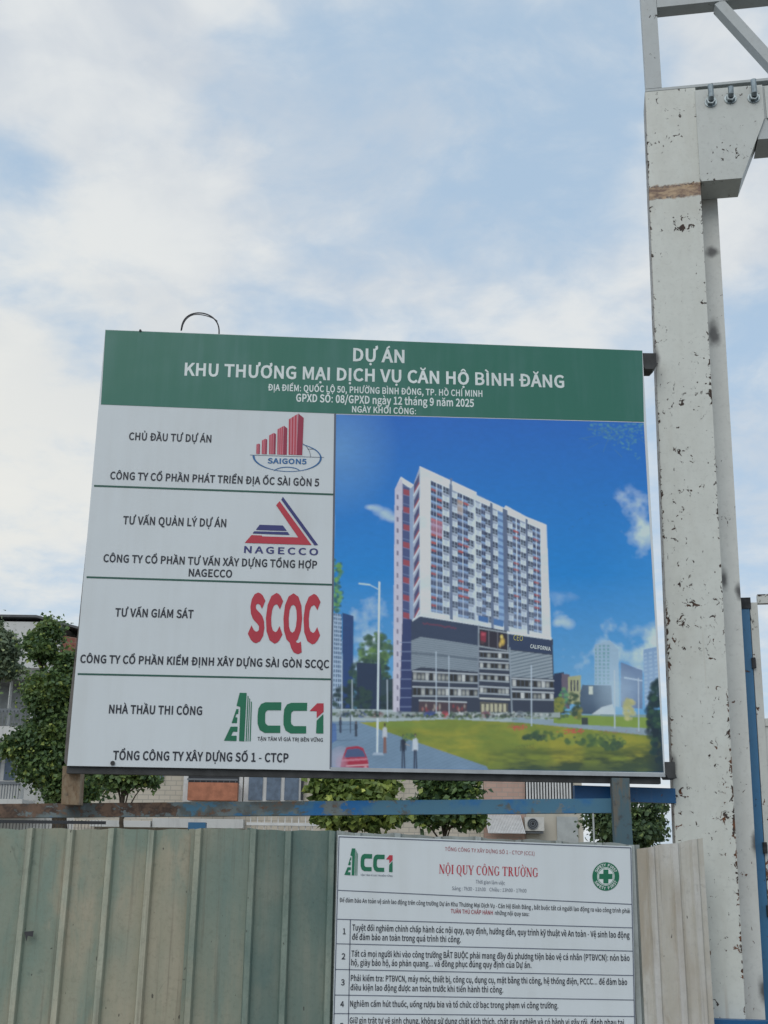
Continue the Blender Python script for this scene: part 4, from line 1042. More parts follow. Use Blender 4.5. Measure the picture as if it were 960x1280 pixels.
# supervisor's four red letters
text_on(bp, 'SCQC', 309.5, 798.6, 400, 800.6, 53, M['ink_red'], board, 0.06, res=6)


def contractor_logo(pl, k, parent, e=0.002):
    it = [(0, e, [(238, 66), (290, 67), (272, 430), (233, 428), (242, 172), (214, 163)]),
          (0, e, [(213, 188), (230, 188), (226, 225), (212, 226), (205, 250), (220, 250), (217, 293), (177, 293)]),
          (0, e, [(170, 320), (222, 320), (220, 358), (188, 358), (174, 388), (215, 388), (213, 428), (120, 425)]),
          (0, e, [(297, 88), (304, 92), (290, 430), (282, 430)]),
          (0, e, [(310, 108), (316, 112), (303, 430), (297, 430)]),
          (0, e, [(322, 130), (329, 135), (320, 430), (312, 430)])]
    C_ = [(550, 137), (430, 137), (398, 150), (378, 185), (372, 240), (372, 300), (388, 345), (425, 367), (542, 367), (542, 312), (450, 312), (432, 297), (428, 280), (429, 225), (433, 208), (448, 197), (548, 197)]
    it.append((0, e, C_))
    it.append((0, e, [(x + 194, y + 4) for x, y in C_]))
    it.append((1, e, [(762, 203), (818, 145), (867, 145), (867, 208), (815, 255), (815, 205)]))
    it.append((0, e, [(815, 275), (865, 225), (865, 372), (810, 370)]))
    return polys_on(pl, [(a, b_, k(c_)) for a, b_, c_ in it], 'contractor_logo', parent, [M['ink_green'], M['ink_red']])


contractor_logo(bp, cp(260, 855, 6), board)
text_on(bp, 'TẬN TÂM VÌ GIÁ TRỊ BỀN VỮNG', 321.8, 925.6, 403.6, 927.2, 4.4, M['ink_dark'], board, 0.012)

# ------------------------------------------------------------------ the printed picture (one flat print, painted shape by shape)
PK = 0.62      # how much of the print's colour the shade leaves


def fbm(shape, cells, seed, octaves=4, gain=0.55):
    rng = np.random.default_rng(seed)
    H, W_ = shape
    out = np.zeros(shape); amp = 1.0; tot = 0
    cy_, cx_ = cells
    for o in range(octaves):
        g = rng.random((int(cy_) + 2, int(cx_) + 2))
        yy = np.linspace(0, cy_ - 1e-6, H); xx = np.linspace(0, cx_ - 1e-6, W_)
        yi = yy.astype(int); xi = xx.astype(int)
        fy = (yy - yi)[:, None]; fx = (xx - xi)[None, :]
        fy = fy * fy * (3 - 2 * fy); fx = fx * fx * (3 - 2 * fx)
        a = g[np.ix_(yi, xi)]; b_ = g[np.ix_(yi, xi + 1)]; c_ = g[np.ix_(yi + 1, xi)]; d_ = g[np.ix_(yi + 1, xi + 1)]
        out += amp * ((a * (1 - fx) + b_ * fx) * (1 - fy) + (c_ * (1 - fx) + d_ * fx) * fy)
        tot += amp; amp *= gain; cy_ *= 2; cx_ *= 2
    return out / tot


def print_picture():
    NX, NY, SS = 430, 460, 2
    corners = [bp.loc(420.2, 518.0), bp.loc(804.6, 528.4), bp.loc(829.6, 965.6), bp.loc(414.4, 959.2)]
    TL, TR, BR, BL = [np.array(c_) for c_ in corners]
    W_, H_ = NX * SS, NY * SS
    u = (np.arange(W_) + 0.5) / W_; v = (np.arange(H_) + 0.5) / H_
    U, V = np.meshgrid(u, v)
    P = (TL[None, None] * ((1 - U) * (1 - V))[..., None] + TR * (U * (1 - V))[..., None] + BR * (U * V)[..., None] + BL * ((1 - U) * V)[..., None])
    # plane coordinates of the board -> picture coordinates the drawing below is measured in
    o, x_, z_ = np.array(bp.o), np.array(bp.x), np.array(bp.z)
    Q = o + P[..., :1] * x_ + P[..., 1:] * z_ - np.array(CAM)
    zc = Q @ np.array(_fw)
    PX = 480 + FPX * (Q @ np.array(_rt)) / zc
    PY = 640 - FPX * (Q @ np.array(_up)) / zc
    img = np.zeros((H_, W_, 3))
    rng = np.random.default_rng(3)

    def c(*rgb): return np.array([lin(q) for q in rgb])

    def put(mask, col, a=1.0):
        mk = (mask * a)[..., None] if mask.dtype != bool else (mask.astype(float) * a)[..., None]
        img[:] = img * (1 - mk) + np.asarray(col) * mk

    # near-separable picture coordinates: rows and columns worth touching for a box of picture coordinates
    colmin, colmax = PX.min(0), PX.max(0); rowmin, rowmax = PY.min(1), PY.max(1)

    def win(x0, x1, y0, y1):
        i0 = np.searchsorted(colmax, x0); i1 = np.searchsorted(colmin, x1)
        j0 = np.searchsorted(rowmax, y0); j1 = np.searchsorted(rowmin, y1)
        return slice(j0, max(j1, j0)), slice(i0, max(i1, i0))

    def putw(w, mask, col):
        img[w] = img[w] * (1 - mask[..., None]) + np.asarray(col) * mask[..., None]

    def inside(pts):
        xs = [p[0] for p in pts]; ys = [p[1] for p in pts]
        m_ = np.zeros(PX.shape, bool)
        ix = win(min(xs), max(xs), min(ys), max(ys))
        X, Y = PX[ix], PY[ix]
        if X.size == 0: return m_
        r_ = np.zeros(X.shape, bool)
        n = len(pts)
        for i in range(n):
            (x0, y0), (x1, y1) = pts[i], pts[(i + 1) % n]
            if y0 == y1: continue
            cnd = ((y0 > Y) != (y1 > Y)) & (X < (x1 - x0) * (Y - y0) / (y1 - y0) + x0)
            r_ ^= cnd
        m_[ix] = r_
        return m_

    def poly(pts, col, a=1.0):
        w_ = win(min(p[0] for p in pts), max(p[0] for p in pts), min(p[1] for p in pts), max(p[1] for p in pts))
        putw(w_, inside(pts)[w_].astype(float) * a, c(*col))

    def seg(p, q, w, col, a=1.0):
        dx, dy = q[0] - p[0], q[1] - p[1]
        L2 = dx * dx + dy * dy
        wn_ = win(min(p[0], q[0]) - w - 1, max(p[0], q[0]) + w + 1, min(p[1], q[1]) - w - 1, max(p[1], q[1]) + w + 1)
        X, Y = PX[wn_], PY[wn_]
        t = np.clip(((X - p[0]) * dx + (Y - p[1]) * dy) / L2, 0, 1)
        d = np.hypot(X - p[0] - t * dx, Y - p[1] - t * dy)
        putw(wn_, np.clip((w / 2 + 0.4 - d) / 0.6, 0, 1) * a, c(*col))

    def soft(cx_, cy_, rx, ry, col, a=1.0, p=1.0):
        wn_ = win(cx_ - rx, cx_ + rx, cy_ - ry, cy_ + ry)
        d = np.hypot((PX[wn_] - cx_) / rx, (PY[wn_] - cy_) / ry)
        putw(wn_, np.clip(1 - d, 0, 1) ** p * a, c(*col))

    def quad(TLp, TRp, BRp, BLp):
        """projective coordinates a (across), b (down) on a facade seen in the picture"""
        src = [(0, 0), (1, 0), (1, 1), (0, 1)]
        A = []; B_ = []
        for (s_, t_), (x, y) in zip(src, (TLp, TRp, BRp, BLp)):
            A.append([x, y, 1, 0, 0, 0, -s_ * x, -s_ * y]); B_.append(s_)
            A.append([0, 0, 0, x, y, 1, -t_ * x, -t_ * y]); B_.append(t_)
        h = np.linalg.solve(np.array(A, float), np.array(B_, float))
        w = h[6] * PX + h[7] * PY + 1
        return (h[0] * PX + h[1] * PY + h[2]) / w, (h[3] * PX + h[4] * PY + h[5]) / w

    def foliage(cx_, cy_, rx, ry, n, cols, size=2.0):
        for i in range(n):
            a_ = rng.random() * 6.283; r_ = math.sqrt(rng.random())
            x, y = cx_ + rx * r_ * math.cos(a_), cy_ + ry * r_ * math.sin(a_)
            s_ = size * (0.5 + rng.random())
            col = cols[min(len(cols) - 1, int(rng.random() * len(cols)))]
            soft(x, y, s_ * 1.2, s_, col, 0.95, 0.4)

    # sky
    t = np.clip((PY - 520) / 360, 0, 1)[..., None]
    deep = c(28, 92, 170); mid = c(22, 118, 186); low = c(96, 152, 190)
    img[:] = np.where(t < 0.55, deep + (mid - deep) * (t / 0.55), mid + (low - mid) * ((t - 0.55) / 0.45))
    sheen = np.clip(1 - np.hypot((PX - 425) / 75, (PY - 560) / 90), 0, 1)
    put(sheen, c(110, 155, 190), 0.5)
    put(np.clip((PX - 740) / 90, 0, 1) * np.clip((PY - 600) / 200, 0, 1), c(70, 140, 195), 0.5)
    cl1 = fbm(PX.shape, (9, 8), 11, 5)
    cl2 = fbm(PX.shape, (22, 18), 12, 4)
    for cx_, cy_, rx, ry, a in ((803, 655, 42, 36, 0.9), (478, 640, 22, 14, 0.5), (448, 800, 50, 48, 1.0), (750, 812, 90, 30, 0.9), (704, 777, 18, 14, 0.8), (790, 790, 60, 24, 0.6), (700, 745, 60, 12, 0.35)):
        d = np.hypot((PX - cx_) / rx, (PY - cy_) / ry)
        put(np.clip((1.0 - d) * 0.8 + (cl1 - 0.55) * 3.0 + (cl2 - 0.5) * 1.6, 0, 1) ** 1.1 * np.clip((1.5 - d) * 3, 0, 1), c(186, 202, 216), a)
    for dx, dy, rr in ((0, 0, 9), (-9, -5, 7), (8, 5, 9), (14, 9, 7), (-16, -6, 5)):
        soft(478 + dx, 640 + dy, rr * 1.5, rr * 0.8, (186, 204, 218), 0.6, 0.8)
    for dx, dy, rr in ((0, 0, 9), (8, 4, 8), (-7, 3, 6)): soft(703 + dx, 776 + dy, rr * 1.2, rr, (190, 204, 216), 0.55, 0.8)
    # branches in the top right corner
    for i in range(46):
        x, y = 735 + rng.random() * 68, 530 + rng.random() * 26 * (0.5 + rng.random())
        seg((x, y), (x + rng.normal() * 12, y + rng.normal() * 8), 0.5, (70, 120, 130), 0.5)
    for i in range(120):
        x = 728 + 76 * rng.random() ** 0.6
        soft(x, 530 + rng.random() ** 1.6 * 46 * (x - 720) / 80, 2, 1.4, (88, 150, 140), 0.5)
    for i in range(12):
        soft(712 + i * 5 + rng.normal() * 3, 658 - i * 3 + rng.normal() * 4, 1.2, 0.8, (30, 70, 120), 0.7)

    # distance, left: a tower, trees and dark blocks
    poly([(415, 766), (427, 768), (428, 905), (413, 905)], (150, 170, 190))
    a_, b_ = quad((415, 766), (428, 768), (428, 905), (413, 905))
    put(inside([(415, 766), (427, 768), (428, 905), (413, 905)]) & ((a_ * 5 % 1) < 0.6) & ((b_ * 24 % 1) < 0.65), c(60, 84, 116))
    poly([(428, 766), (442, 770), (441, 905), (428, 905)], (34, 62, 108))
    foliage(470, 815, 20, 24, 150, [(66, 96, 62), (92, 124, 70), (46, 74, 60), (60, 90, 70)], 3.0)
    foliage(462, 850, 26, 30, 160, [(40, 66, 62), (30, 54, 58), (56, 84, 62)], 3.2)
    poly([(446, 828), (476, 830), (478, 892), (446, 892)], (34, 50, 74))
    poly([(476, 850), (494, 848), (494, 895), (476, 895)], (42, 62, 72))
    foliage(440, 875, 26, 18, 110, [(28, 48, 56), (40, 64, 60)], 3.0)
    foliage(490, 880, 14, 16, 60, [(24, 42, 50), (36, 58, 58)], 3.0)
    # tree that hangs in from the left edge
    foliage(420, 712, 7, 14, 40, [(70, 120, 80), (90, 140, 70), (40, 90, 90)], 2.2)
    foliage(420, 745, 8, 22, 70, [(60, 110, 80), (100, 150, 80), (30, 80, 100)], 2.2)

    # distance, right
    poly([(692, 842), (705, 840), (706, 892), (692, 892)], (36, 48, 74))
    poly([(702, 842), (712, 843), (712, 886), (702, 886)], (92, 82, 96))
    poly([(710, 846), (726, 844), (726, 880), (710, 880)], (150, 152, 110))
    for x in (713, 717, 721): poly([(x, 850), (x + 2, 850), (x + 2, 864), (x, 864)], (50, 44, 56))
    poly([(743, 806), (762, 800), (773, 812), (774, 884), (743, 876)], (140, 166, 186))
    a_, b_ = quad((743, 806), (764, 806), (764, 880), (743, 880))
    put(inside([(744, 808), (762, 804), (763, 880), (744, 876)]) & ((a_ * 4 % 1) < 0.55) & ((b_ * 16 % 1) < 0.6), c(104, 146, 156))
    for fx0, fx1, fy0, fy1, nn in ((744, 763, 806, 880, 18), (777, 803, 834, 884, 10), (806, 825, 812, 880, 18)):
        for i in range(nn): seg((fx0, fy0 + (fy1 - fy0) * i / nn), (fx1, fy0 + (fy1 - fy0) * i / nn + 0.6), 0.5, (120, 144, 170), 0.5)
    poly([(776, 828), (803, 838), (803, 886), (776, 884)], (84, 104, 140))
    poly([(780, 846), (803, 850), (803, 852), (780, 848)], (160, 176, 196))
    poly([(804, 812), (824, 808), (827, 880), (806, 884)], (120, 148, 180))
    a_, b_ = quad((804, 812), (824, 808), (827, 880), (806, 884))
    put(inside([(805, 814), (822, 812), (826, 880), (806, 884)]) & ((a_ * 3 % 1) < 0.6) & ((b_ * 14 % 1) < 0.5), c(150, 174, 196), 0.7)
    poly([(728, 856), (764, 857), (766, 894), (725, 892), (725, 866)], (52, 70, 92))
    poly([(736, 858), (741, 858), (741, 868), (736, 868)], (190, 196, 180))
    poly([(752, 884), (766, 880), (770, 896), (738, 894)], (176, 186, 190))
    foliage(705, 872, 5, 14, 25, [(90, 140, 90), (60, 110, 90)], 2)
    put((np.clip(1 - np.hypot((PX - 770) / 30, (PY - 868) / 40), 0, 1)), c(170, 190, 205), 0.45)

    haze_r = np.clip((PX - 700) / 60, 0, 1) * np.clip(1 - np.abs(PY - 858) / 46, 0, 1)
    put(haze_r * (0.6 + 0.8 * (cl1 - 0.5)), c(158, 184, 204), 0.5)
    # ground: road, paving, lawn
    gn = fbm(PX.shape, (60, 14), 21, 4); gn2 = fbm(PX.shape, (14, 10), 22, 4); gn3 = fbm(PX.shape, (150, 60), 23, 2)
    poly([(410, 893), (840, 893), (840, 975), (410, 975)], (116, 140, 140))
    poly([(410, 886), (700, 890), (700, 902), (410, 904)], (150, 164, 168))
    pav = inside([(410, 902), (470, 901), (608, 958), (618, 975), (405, 975)])
    put(pav, c(106, 130, 152))
    put(pav & (((PX * 0.5 + PY * 1.2) % 5) < 0.7), c(88, 110, 134), 0.6)
    put(pav & (((PX * 1.1 - PY * 1.6) % 7) < 0.8), c(90, 112, 136), 0.4)
    lawn = inside([(449, 903), (560, 899), (690, 905), (835, 920), (835, 975), (618, 975), (608, 958)])
    put(lawn, c(112, 124, 54))
    put(lawn.astype(float) * np.clip((gn2 - 0.42) * 4, 0, 1), c(146, 142, 56), 0.8)
    put(lawn.astype(float) * np.clip((gn - 0.5) * 4, 0, 1), c(96, 116, 54), 0.6)
    dark = np.clip((PY - 925 - (830 - PX) * 0.03) / 30, 0, 1) * np.clip((PX - 570) / 80, 0, 1)
    put(lawn.astype(float) * np.clip(dark * 1.3 * np.clip((gn - 0.34) * 4, 0, 1.2), 0, 1), c(54, 68, 48), 0.95)
    put(lawn.astype(float) * np.clip((PY - 948) / 12, 0, 1) * np.clip((PX - 600) / 60, 0, 1), c(54, 72, 56), 0.7)
    put(lawn.astype(float) * np.clip(1 - np.hypot((PX - 500) / 70, (PY - 906) / 7), 0, 1), c(108, 132, 62), 0.8)
    # road across the right, far lawn
    poly([(640, 896), (835, 912), (835, 922), (760, 914), (640, 902)], (128, 146, 158))
    poly([(692, 893), (838, 898), (838, 912), (692, 904)], (116, 140, 66))
    foliage(690, 892, 30, 6, 80, [(84, 104, 66), (110, 120, 64), (60, 84, 66)], 2.2)
    foliage(686, 883, 8, 8, 40, [(140, 140, 66), (110, 120, 58)], 2.4)
    foliage(697, 880, 8, 9, 40, [(120, 124, 60), (90, 104, 58)], 2.4)
    foliage(722, 891, 5, 8, 24, [(96, 106, 60), (130, 124, 70)], 2.2)
    foliage(717, 880, 6, 14, 30, [(44, 66, 60), (56, 76, 60)], 2.4)
    foliage(786, 886, 6, 14, 44, [(156, 158, 112), (170, 168, 120)], 2.6)
    poly([(727, 897), (735, 897), (735, 906), (727, 906)], (54, 62, 62))
    foliage(680, 920, 24, 6, 60, [(84, 110, 60), (66, 92, 56), (120, 130, 60)], 2.4)
    foliage(668, 922, 14, 4, 40, [(56, 80, 56), (44, 66, 56)], 2.2)
    foliage(745, 926, 38, 7, 90, [(120, 134, 62), (76, 100, 58), (60, 86, 56)], 2.6)
    foliage(765, 932, 14, 5, 50, [(50, 74, 58), (64, 88, 58)], 2.4)
    for i in range(60): soft(648 + rng.normal() * 6, 909 + rng.normal() * 1.6, 1.8, 0.9, (170, 70, 70), 0.8)
    for i in range(70): soft(716 + rng.normal() * 7, 914 + rng.normal() * 1.8, 1.8, 0.9, (176, 64, 70), 0.8)
    for i in range(30): soft(750 + rng.random() * 50, 913 + rng.random() * 4, 1.4, 0.8, (150, 90, 90), 0.6)
    for i in range(30): soft(640 + rng.random() * 30, 930 + rng.random() * 8, 0.9, 1.6, (90, 92, 50), 0.7)
    # dark tree in at the right
    foliage(826, 900, 17, 52, 330, [(24, 46, 54), (30, 58, 56), (20, 38, 50), (44, 76, 60)], 3.4)
    put(np.clip((PX - 806) / 20, 0, 1) * np.clip((PY - 905) / 30, 0, 1), c(28, 46, 56), 0.85)

    # ---- the apartment tower
    poly([(493.5, 612), (501, 596), (517, 606), (525, 583), (562, 600), (564, 602), (595, 616), (596, 619), (630, 635), (632, 632), (658, 646), (683, 656), (689, 800), (525, 770), (515, 776), (492, 776)], (196, 206, 214))
    # far left wing
    poly([(493.5, 612), (501, 598), (503, 600), (503, 890), (491, 890)], (178, 176, 190))
    for i in range(20):
        y = 618 + i * 14
        poly([(496, y), (498, y + 1), (498, y + 6), (496, y + 6)], (104, 100, 124))
    poly([(503, 604), (513, 611), (513, 774), (503, 774)], (64, 76, 116))
    for i in range(8):
        y = 611 + i * 22
        poly([(504, y), (512, y + 2), (512, y + 9), (504, y + 8)], (138, 66, 78))
    for i in range(16):
        seg((503, 607 + i * 11), (513, 610 + i * 11), 0.6, (110, 128, 164), 0.8)
    poly([(512, 612), (516.5, 607), (516, 775), (512, 775)], (130, 148, 176))
    poly([(516.5, 607), (525, 583), (525, 770), (516, 776)], (150, 160, 178))
    for i in range(9):
        y = 600 + i * 19.6
        poly([(517.4, y + 6), (524, y - 8), (524, y + 4), (517.4, y + 18)], (70, 72, 108))
        poly([(517.6, y + 14), (524, y + 2), (524, y + 6), (517.6, y + 18)], (148, 72, 78))
        seg((517, y + 19.5), (524.5, y + 6), 1.2, (188, 198, 210))
    # street facade
    TLp, TRp, BRp, BLp = (525, 583), (683, 656), (689, 800), (525, 770)
    a_, b_ = quad(TLp, TRp, BRp, BLp)
    # across: measured in picture x at mid height
    xm = 525 + a_ * 160
    # undo the projective squeeze so columns land where they were measured
    ymid = (PY - 583) / 190
    XX = PX - (PY - 690) * 0.0 - (PX - 525) / 160 * (PY - 690) * 0.018
    facade = inside([(525, 583), (562, 600), (595, 616), (630, 634), (658, 646), (683, 656), (689, 800), (525, 770)])
    NF = 17.0
    bb = (b_ - 0.065) / 0.895
    fl = bb * NF
    fi = np.floor(fl).astype(int); ff = fl - fi
    ok = facade & (bb > 0.0) & (bb < 1.0)
    put(ok & (XX > 553) & (XX < 676), c(186, 198, 210))

    def col(x0, x1, kind, par=0):
        inx = ok & (XX >= x0) & (XX < x1)
        if kind == 'recess': put(facade & (b_ > 0.03) & (XX >= x0) & (XX < x1), c(84, 98, 124))
        elif kind == 'glass':
            put(inx, c(108, 122, 150))
            put(inx & (ff > 0.05) & (ff < 0.6), c(50, 60, 88))
            put(inx & (ff >= 0.62) & (ff < 0.86), c(120, 150, 186))
            put(inx & (np.abs((XX - x0) / (x1 - x0) - 0.5) < 0.05), c(140, 154, 178), 0.6)
        elif kind == 'lglass':
            put(inx, c(124, 156, 190))
            put(inx & (ff > 0.2) & (ff < 0.6), c(88, 116, 160))
        elif kind == 'win':
            onn = inx & (((fi + par) % 2) == 0)
            put(onn & (ff > 0.02) & (ff < 0.98), c(52, 62, 80))
            put(onn & (ff > 0.02) & (ff < 0.98) & (np.abs((XX - x0) / (x1 - x0) - 0.5) < 0.08), c(128, 142, 158))
            put(onn & (ff > 0.5) & (ff < 0.6), c(120, 134, 152))
            off_ = inx & (((fi + par) % 2) == 1)
            put(off_ & (ff < 0.26), c(112, 124, 146), 0.8)
            put(onn & (ff > 0.88) & (ff < 1.0), c(176, 188, 202), 0.7)
            put(ok & (XX >= x1) & (XX < x1 + 1.4) & (((fi + par) % 2) == 0), c(96, 108, 132), 0.75)
            put(off_ & (ff > 0.2) & (ff < 0.85) & (np.abs((XX - x0) / (x1 - x0) - 0.45) < 0.3), c(100, 114, 134), 0.22)

    for q in ((538.5, 545.5, 'glass'), (546.2, 553, 'glass'), (554, 561, 'win', 0), (562, 565.5, 'recess'), (565, 571.5, 'win', 1), (572, 578, 'glass'), (579, 585, 'glass'),
              (585, 591.5, 'win', 0), (595, 601, 'win', 1), (602, 607, 'glass'), (607, 613, 'win', 0), (613, 616.5, 'recess'), (616, 622, 'win', 1), (622.5, 629, 'lglass'), (629, 635, 'recess'),
              (634, 640.5, 'win', 0), (641, 645, 'glass'), (646.5, 650.5, 'glass'), (651, 657, 'win', 1), (657.5, 660, 'recess'), (660, 665.5, 'win', 0), (666, 670, 'glass'), (671, 675.5, 'glass')):
        col(*q)
    put(facade.astype(float) * np.clip((cl2 - 0.5) * 3, 0, 1), c(120, 134, 156), 0.22)
    put(facade.astype(float) * np.clip((b_ - 0.55) * 1.6, 0, 1), c(150, 168, 190), 0.18)
    # red awnings and pinkish panels
    for i in range(64):
        x0 = rng.choice([539, 546.5, 573, 580, 642, 667]); f_ = int(rng.integers(0, 17))
        if x0 > 600 and rng.random() < 0.6: continue
        mk = ok & (XX >= x0) & (XX < x0 + 6) & (fi == f_) & (ff > 0.0) & (ff < 0.28)
        put(mk, c(164, 78, 72), 0.75)
    put(ok & (XX > 539) & (XX < 553) & (fi >= 5) & (fi < 7), c(186, 120, 134), 0.5)
    put(ok & (XX > 572) & (XX < 579) & (fi >= 1) & (fi < 3), c(190, 170, 150), 0.5)
    seg((525, 584), (562, 601), 1.2, (206, 214, 222)); seg((565, 602), (595, 616), 1.2, (206, 214, 222))
    put(inside([(562.5, 598), (565, 598), (565.4, 760), (562.5, 760)]), c(98, 112, 138), 0.9)
    # wide blue windows above the podium in the middle
    poly([(598, 769), (610, 772), (610, 779), (598, 776)], (62, 100, 150)); poly([(617, 773), (629, 776), (629, 784), (617, 781)], (70, 108, 156))
    # podium
    poly([(514, 776), (525, 769), (525, 893), (514, 893)], (44, 52, 72))
    poly([(525, 769), (691, 799), (693, 893), (523, 893)], (50, 58, 74))
    poly([(503, 774), (515, 774), (514, 893), (499, 893)], (46, 58, 98))
    for i in range(8): seg((500, 803 + i * 11.5), (514, 803 + i * 11.5), 0.8, (118, 132, 164), 0.8)
    poly([(514, 776), (526, 769.5), (598, 781.5), (598, 807), (526, 796), (514, 801)], (50, 62, 84))
    poly([(516, 774), (525, 768), (598, 780.5), (598, 782), (525, 770.5), (515, 777)], (190, 200, 208))
    for i in range(30): soft(529 + i * 1.4, 779.2 + i * 0.2 + rng.normal() * 0.6, 1.4, 1.3, (132, 48, 66), 0.6)
    lou = inside([(514, 801), (526, 796), (598, 807), (598, 840), (526, 834), (514, 838)])
    put(lou, c(124, 136, 146)); put(lou & (((PY - (PX - 526) * 0.13) % 2.6) < 1.0), c(100, 112, 124))
    put(lou & (np.abs(PY - (PX - 526) * 0.1 - 817) < 1.6), c(92, 104, 116))

    def winrow(x0, x1, yl0, yr0, yl1, yr1, n, seed):
        r_ = np.random.default_rng(seed)
        poly([(x0, yl0), (x1, yr0), (x1, yr1), (x0, yl1)], (70, 78, 92))
        seg((x0, yl0), (x1, yr0), 1.3, (168, 176, 182)); seg((x0, yl1), (x1, yr1), 1.3, (150, 160, 168))
        for i in range(n):
            s0, s1 = (i + 0.12) / n, (i + 0.92) / n
            g = 60 + r_.random() * 120
            if r_.random() < 0.4: g = 44
            X0, X1 = x0 + (x1 - x0) * s0, x0 + (x1 - x0) * s1
            T0, T1 = yl0 + (yr0 - yl0) * s0, yl0 + (yr0 - yl0) * s1
            B0, B1 = yl1 + (yr1 - yl1) * s0, yl1 + (yr1 - yl1) * s1
            poly([(X0, T0 + 1.4), (X1, T1 + 1.4), (X1, B1 - 1.2), (X0, B0 - 1.2)], (g, g * 1.02, g * 1.02))
            soft((X0 + X1) / 2, (B0 + T0) / 2 + 1, 2.6, 4, (190, 196, 190), 0.55 if g > 60 else 0.0)

    winrow(516, 597, 839, 843, 851, 854, 16, 1)
    winrow(516, 597, 858.5, 861, 870, 871, 16, 2)
    for y in (814, 827, 842, 858): winrow(599.5, 636, y, y + 2, y + 8.5, y + 10.5, 8, y)
    winrow(640, 692, 848, 851, 859, 861, 10, 5)
    winrow(640, 692, 864, 866, 874, 875, 10, 6)
    ad = [(599, 786), (634.5, 792), (634.5, 813), (599, 807)]
    poly([(598, 784.5), (635.5, 790.5), (635.5, 814.5), (598, 808.5)], (140, 150, 158)); poly(ad, (42, 40, 52))
    poly([(600.5, 789), (608, 790.4), (607, 803), (601, 801)], (120, 44, 60)); soft(604, 793, 3.4, 2.4, (180, 80, 96), .8, 0.6); soft(603, 803, 3, 3, (90, 60, 66), .8, .6); soft(627, 796, 2.2, 3, (226, 206, 120), 1.0, 0.6); soft(628, 802, 3.6, 6, (206, 176, 84), 1.0, 0.7); soft(625, 806, 2, 4, (220, 190, 110), .8, 0.7); seg((611, 788), (611, 809), 0.8, (100, 100, 110)); seg((622, 790), (622, 811), 0.8, (100, 100, 110))
    poly([(636, 792), (689.5, 799), (690, 818), (636, 811.5)], (44, 58, 84))
    poly([(634, 789), (689.5, 797), (689.5, 800), (634, 792)], (196, 206, 214))
    lou = inside([(636, 812.5), (690, 819), (691, 848.5), (637, 846)])
    put(lou, c(134, 146, 154)); put(lou & (((PY + (PX - 636) * 0.22) % 4.2) < 1.8), c(98, 110, 122))
    seg((637, 810), (640, 893), 1.4, (130, 142, 152)); seg((598, 782), (598, 872), 1.2, (120, 130, 142))
    poly([(524, 876), (584, 878), (583, 892), (523, 892)], (70, 58, 66))
    for i in range(26): soft(527 + rng.random() * 54, 882 + rng.random() * 8, 1.8, 3.6, [(150, 64, 64), (170, 160, 150), (60, 60, 70)][i % 3], 0.7)
    seg((524, 875.5), (583, 878), 1.2, (176, 184, 188))
    poly([(600, 877), (635, 879), (635, 892), (600, 892)], (84, 84, 80)); seg((600, 873), (637, 874.5), 1.6, (190, 194, 190))
    for i in range(6): poly([(602 + i * 5.4, 880), (605.4 + i * 5.4, 880), (605.4 + i * 5.4, 890), (602 + i * 5.4, 890)], (166, 164, 140))
    # street before it: low planting, cars, lamp posts
    poly([(440, 890), (700, 891), (700, 897), (440, 898)], (140, 152, 152))
    foliage(600, 893, 90, 3, 120, [(60, 76, 74), (84, 96, 88), (170, 176, 176)], 1.8)
    for x, w, colr in ((538, 9, (44, 70, 140)), (470, 10, (100, 54, 60)), (452, 7, (50, 70, 130)), (556, 5, (176, 50, 60)), (607, 6, (130, 60, 74)), (650, 6, (130, 140, 146)), (500, 5, (130, 140, 150)), (432, 8, (62, 78, 120))):
        soft(x, 893, w, 4.6, colr, 1.0, 0.35); soft(x, 890.5, w * 0.6, 2.6, (60, 70, 84), 0.7, 0.5)
    for i in range(40): soft(520 + rng.random() * 170, 897 + rng.random() * 2.4, 3, 1.1, (96, 118, 66), 0.7)
    for x, y0, y1, w in ((545, 815, 894, 1.0), (561, 820, 894, 0.9), (664, 832, 907, 1.3), (768, 838, 910, 1.4), (798, 848, 914, 1.1), (484, 850, 902, 1.0), (427, 826, 893, 1.3), (440, 850, 900, 0.9)):
        seg((x, y0), (x + 0.4, y1), w, (170, 184, 196), 0.85)
    # the tall lamp post on the paving
    seg((474.2, 728), (471.5, 942), 2.0, (190, 204, 216)); seg((473.5, 737), (462, 731), 0.9, (176, 200, 220), 0.9); seg((462, 731), (449, 729.5), 1.6, (180, 204, 222), 0.9)
    poly([(467, 941), (478, 941), (480, 944), (465, 944)], (150, 166, 182))
    # bollards, railings
    for y in (906, 913, 926): seg((414, y), (446, y - 1), 0.7, (70, 90, 112), 0.7)
    for x in (426, 438): seg((x, 893), (x, 916), 1.0, (54, 66, 84))
    # strollers
    def man(x, y0, y1, top, leg, skin=(150, 120, 110), w=2.6):
        h = y1 - y0
        soft(x, y0 + h * 0.07, 1.6, 2.3, (60, 52, 52), 1, 0.3); soft(x, y0 + h * 0.1, 1.3, 1.8, skin, 0.8, 0.4)
        poly([(x - w * 0.7, y0 + h * 0.16), (x + w * 0.7, y0 + h * 0.16), (x + w * 0.75, y0 + h * 0.52), (x - w * 0.75, y0 + h * 0.52)], top)
        seg((x - w * 0.9, y0 + h * 0.2), (x - w * 1.1, y0 + h * 0.5), 1.0, top); seg((x + w * 0.9, y0 + h * 0.2), (x + w * 1.1, y0 + h * 0.48), 1.0, top)
        seg((x - w * 0.35, y0 + h * 0.5), (x - w * 0.45, y1), 1.6, leg); seg((x + w * 0.35, y0 + h * 0.5), (x + w * 0.6, y1), 1.6, leg)
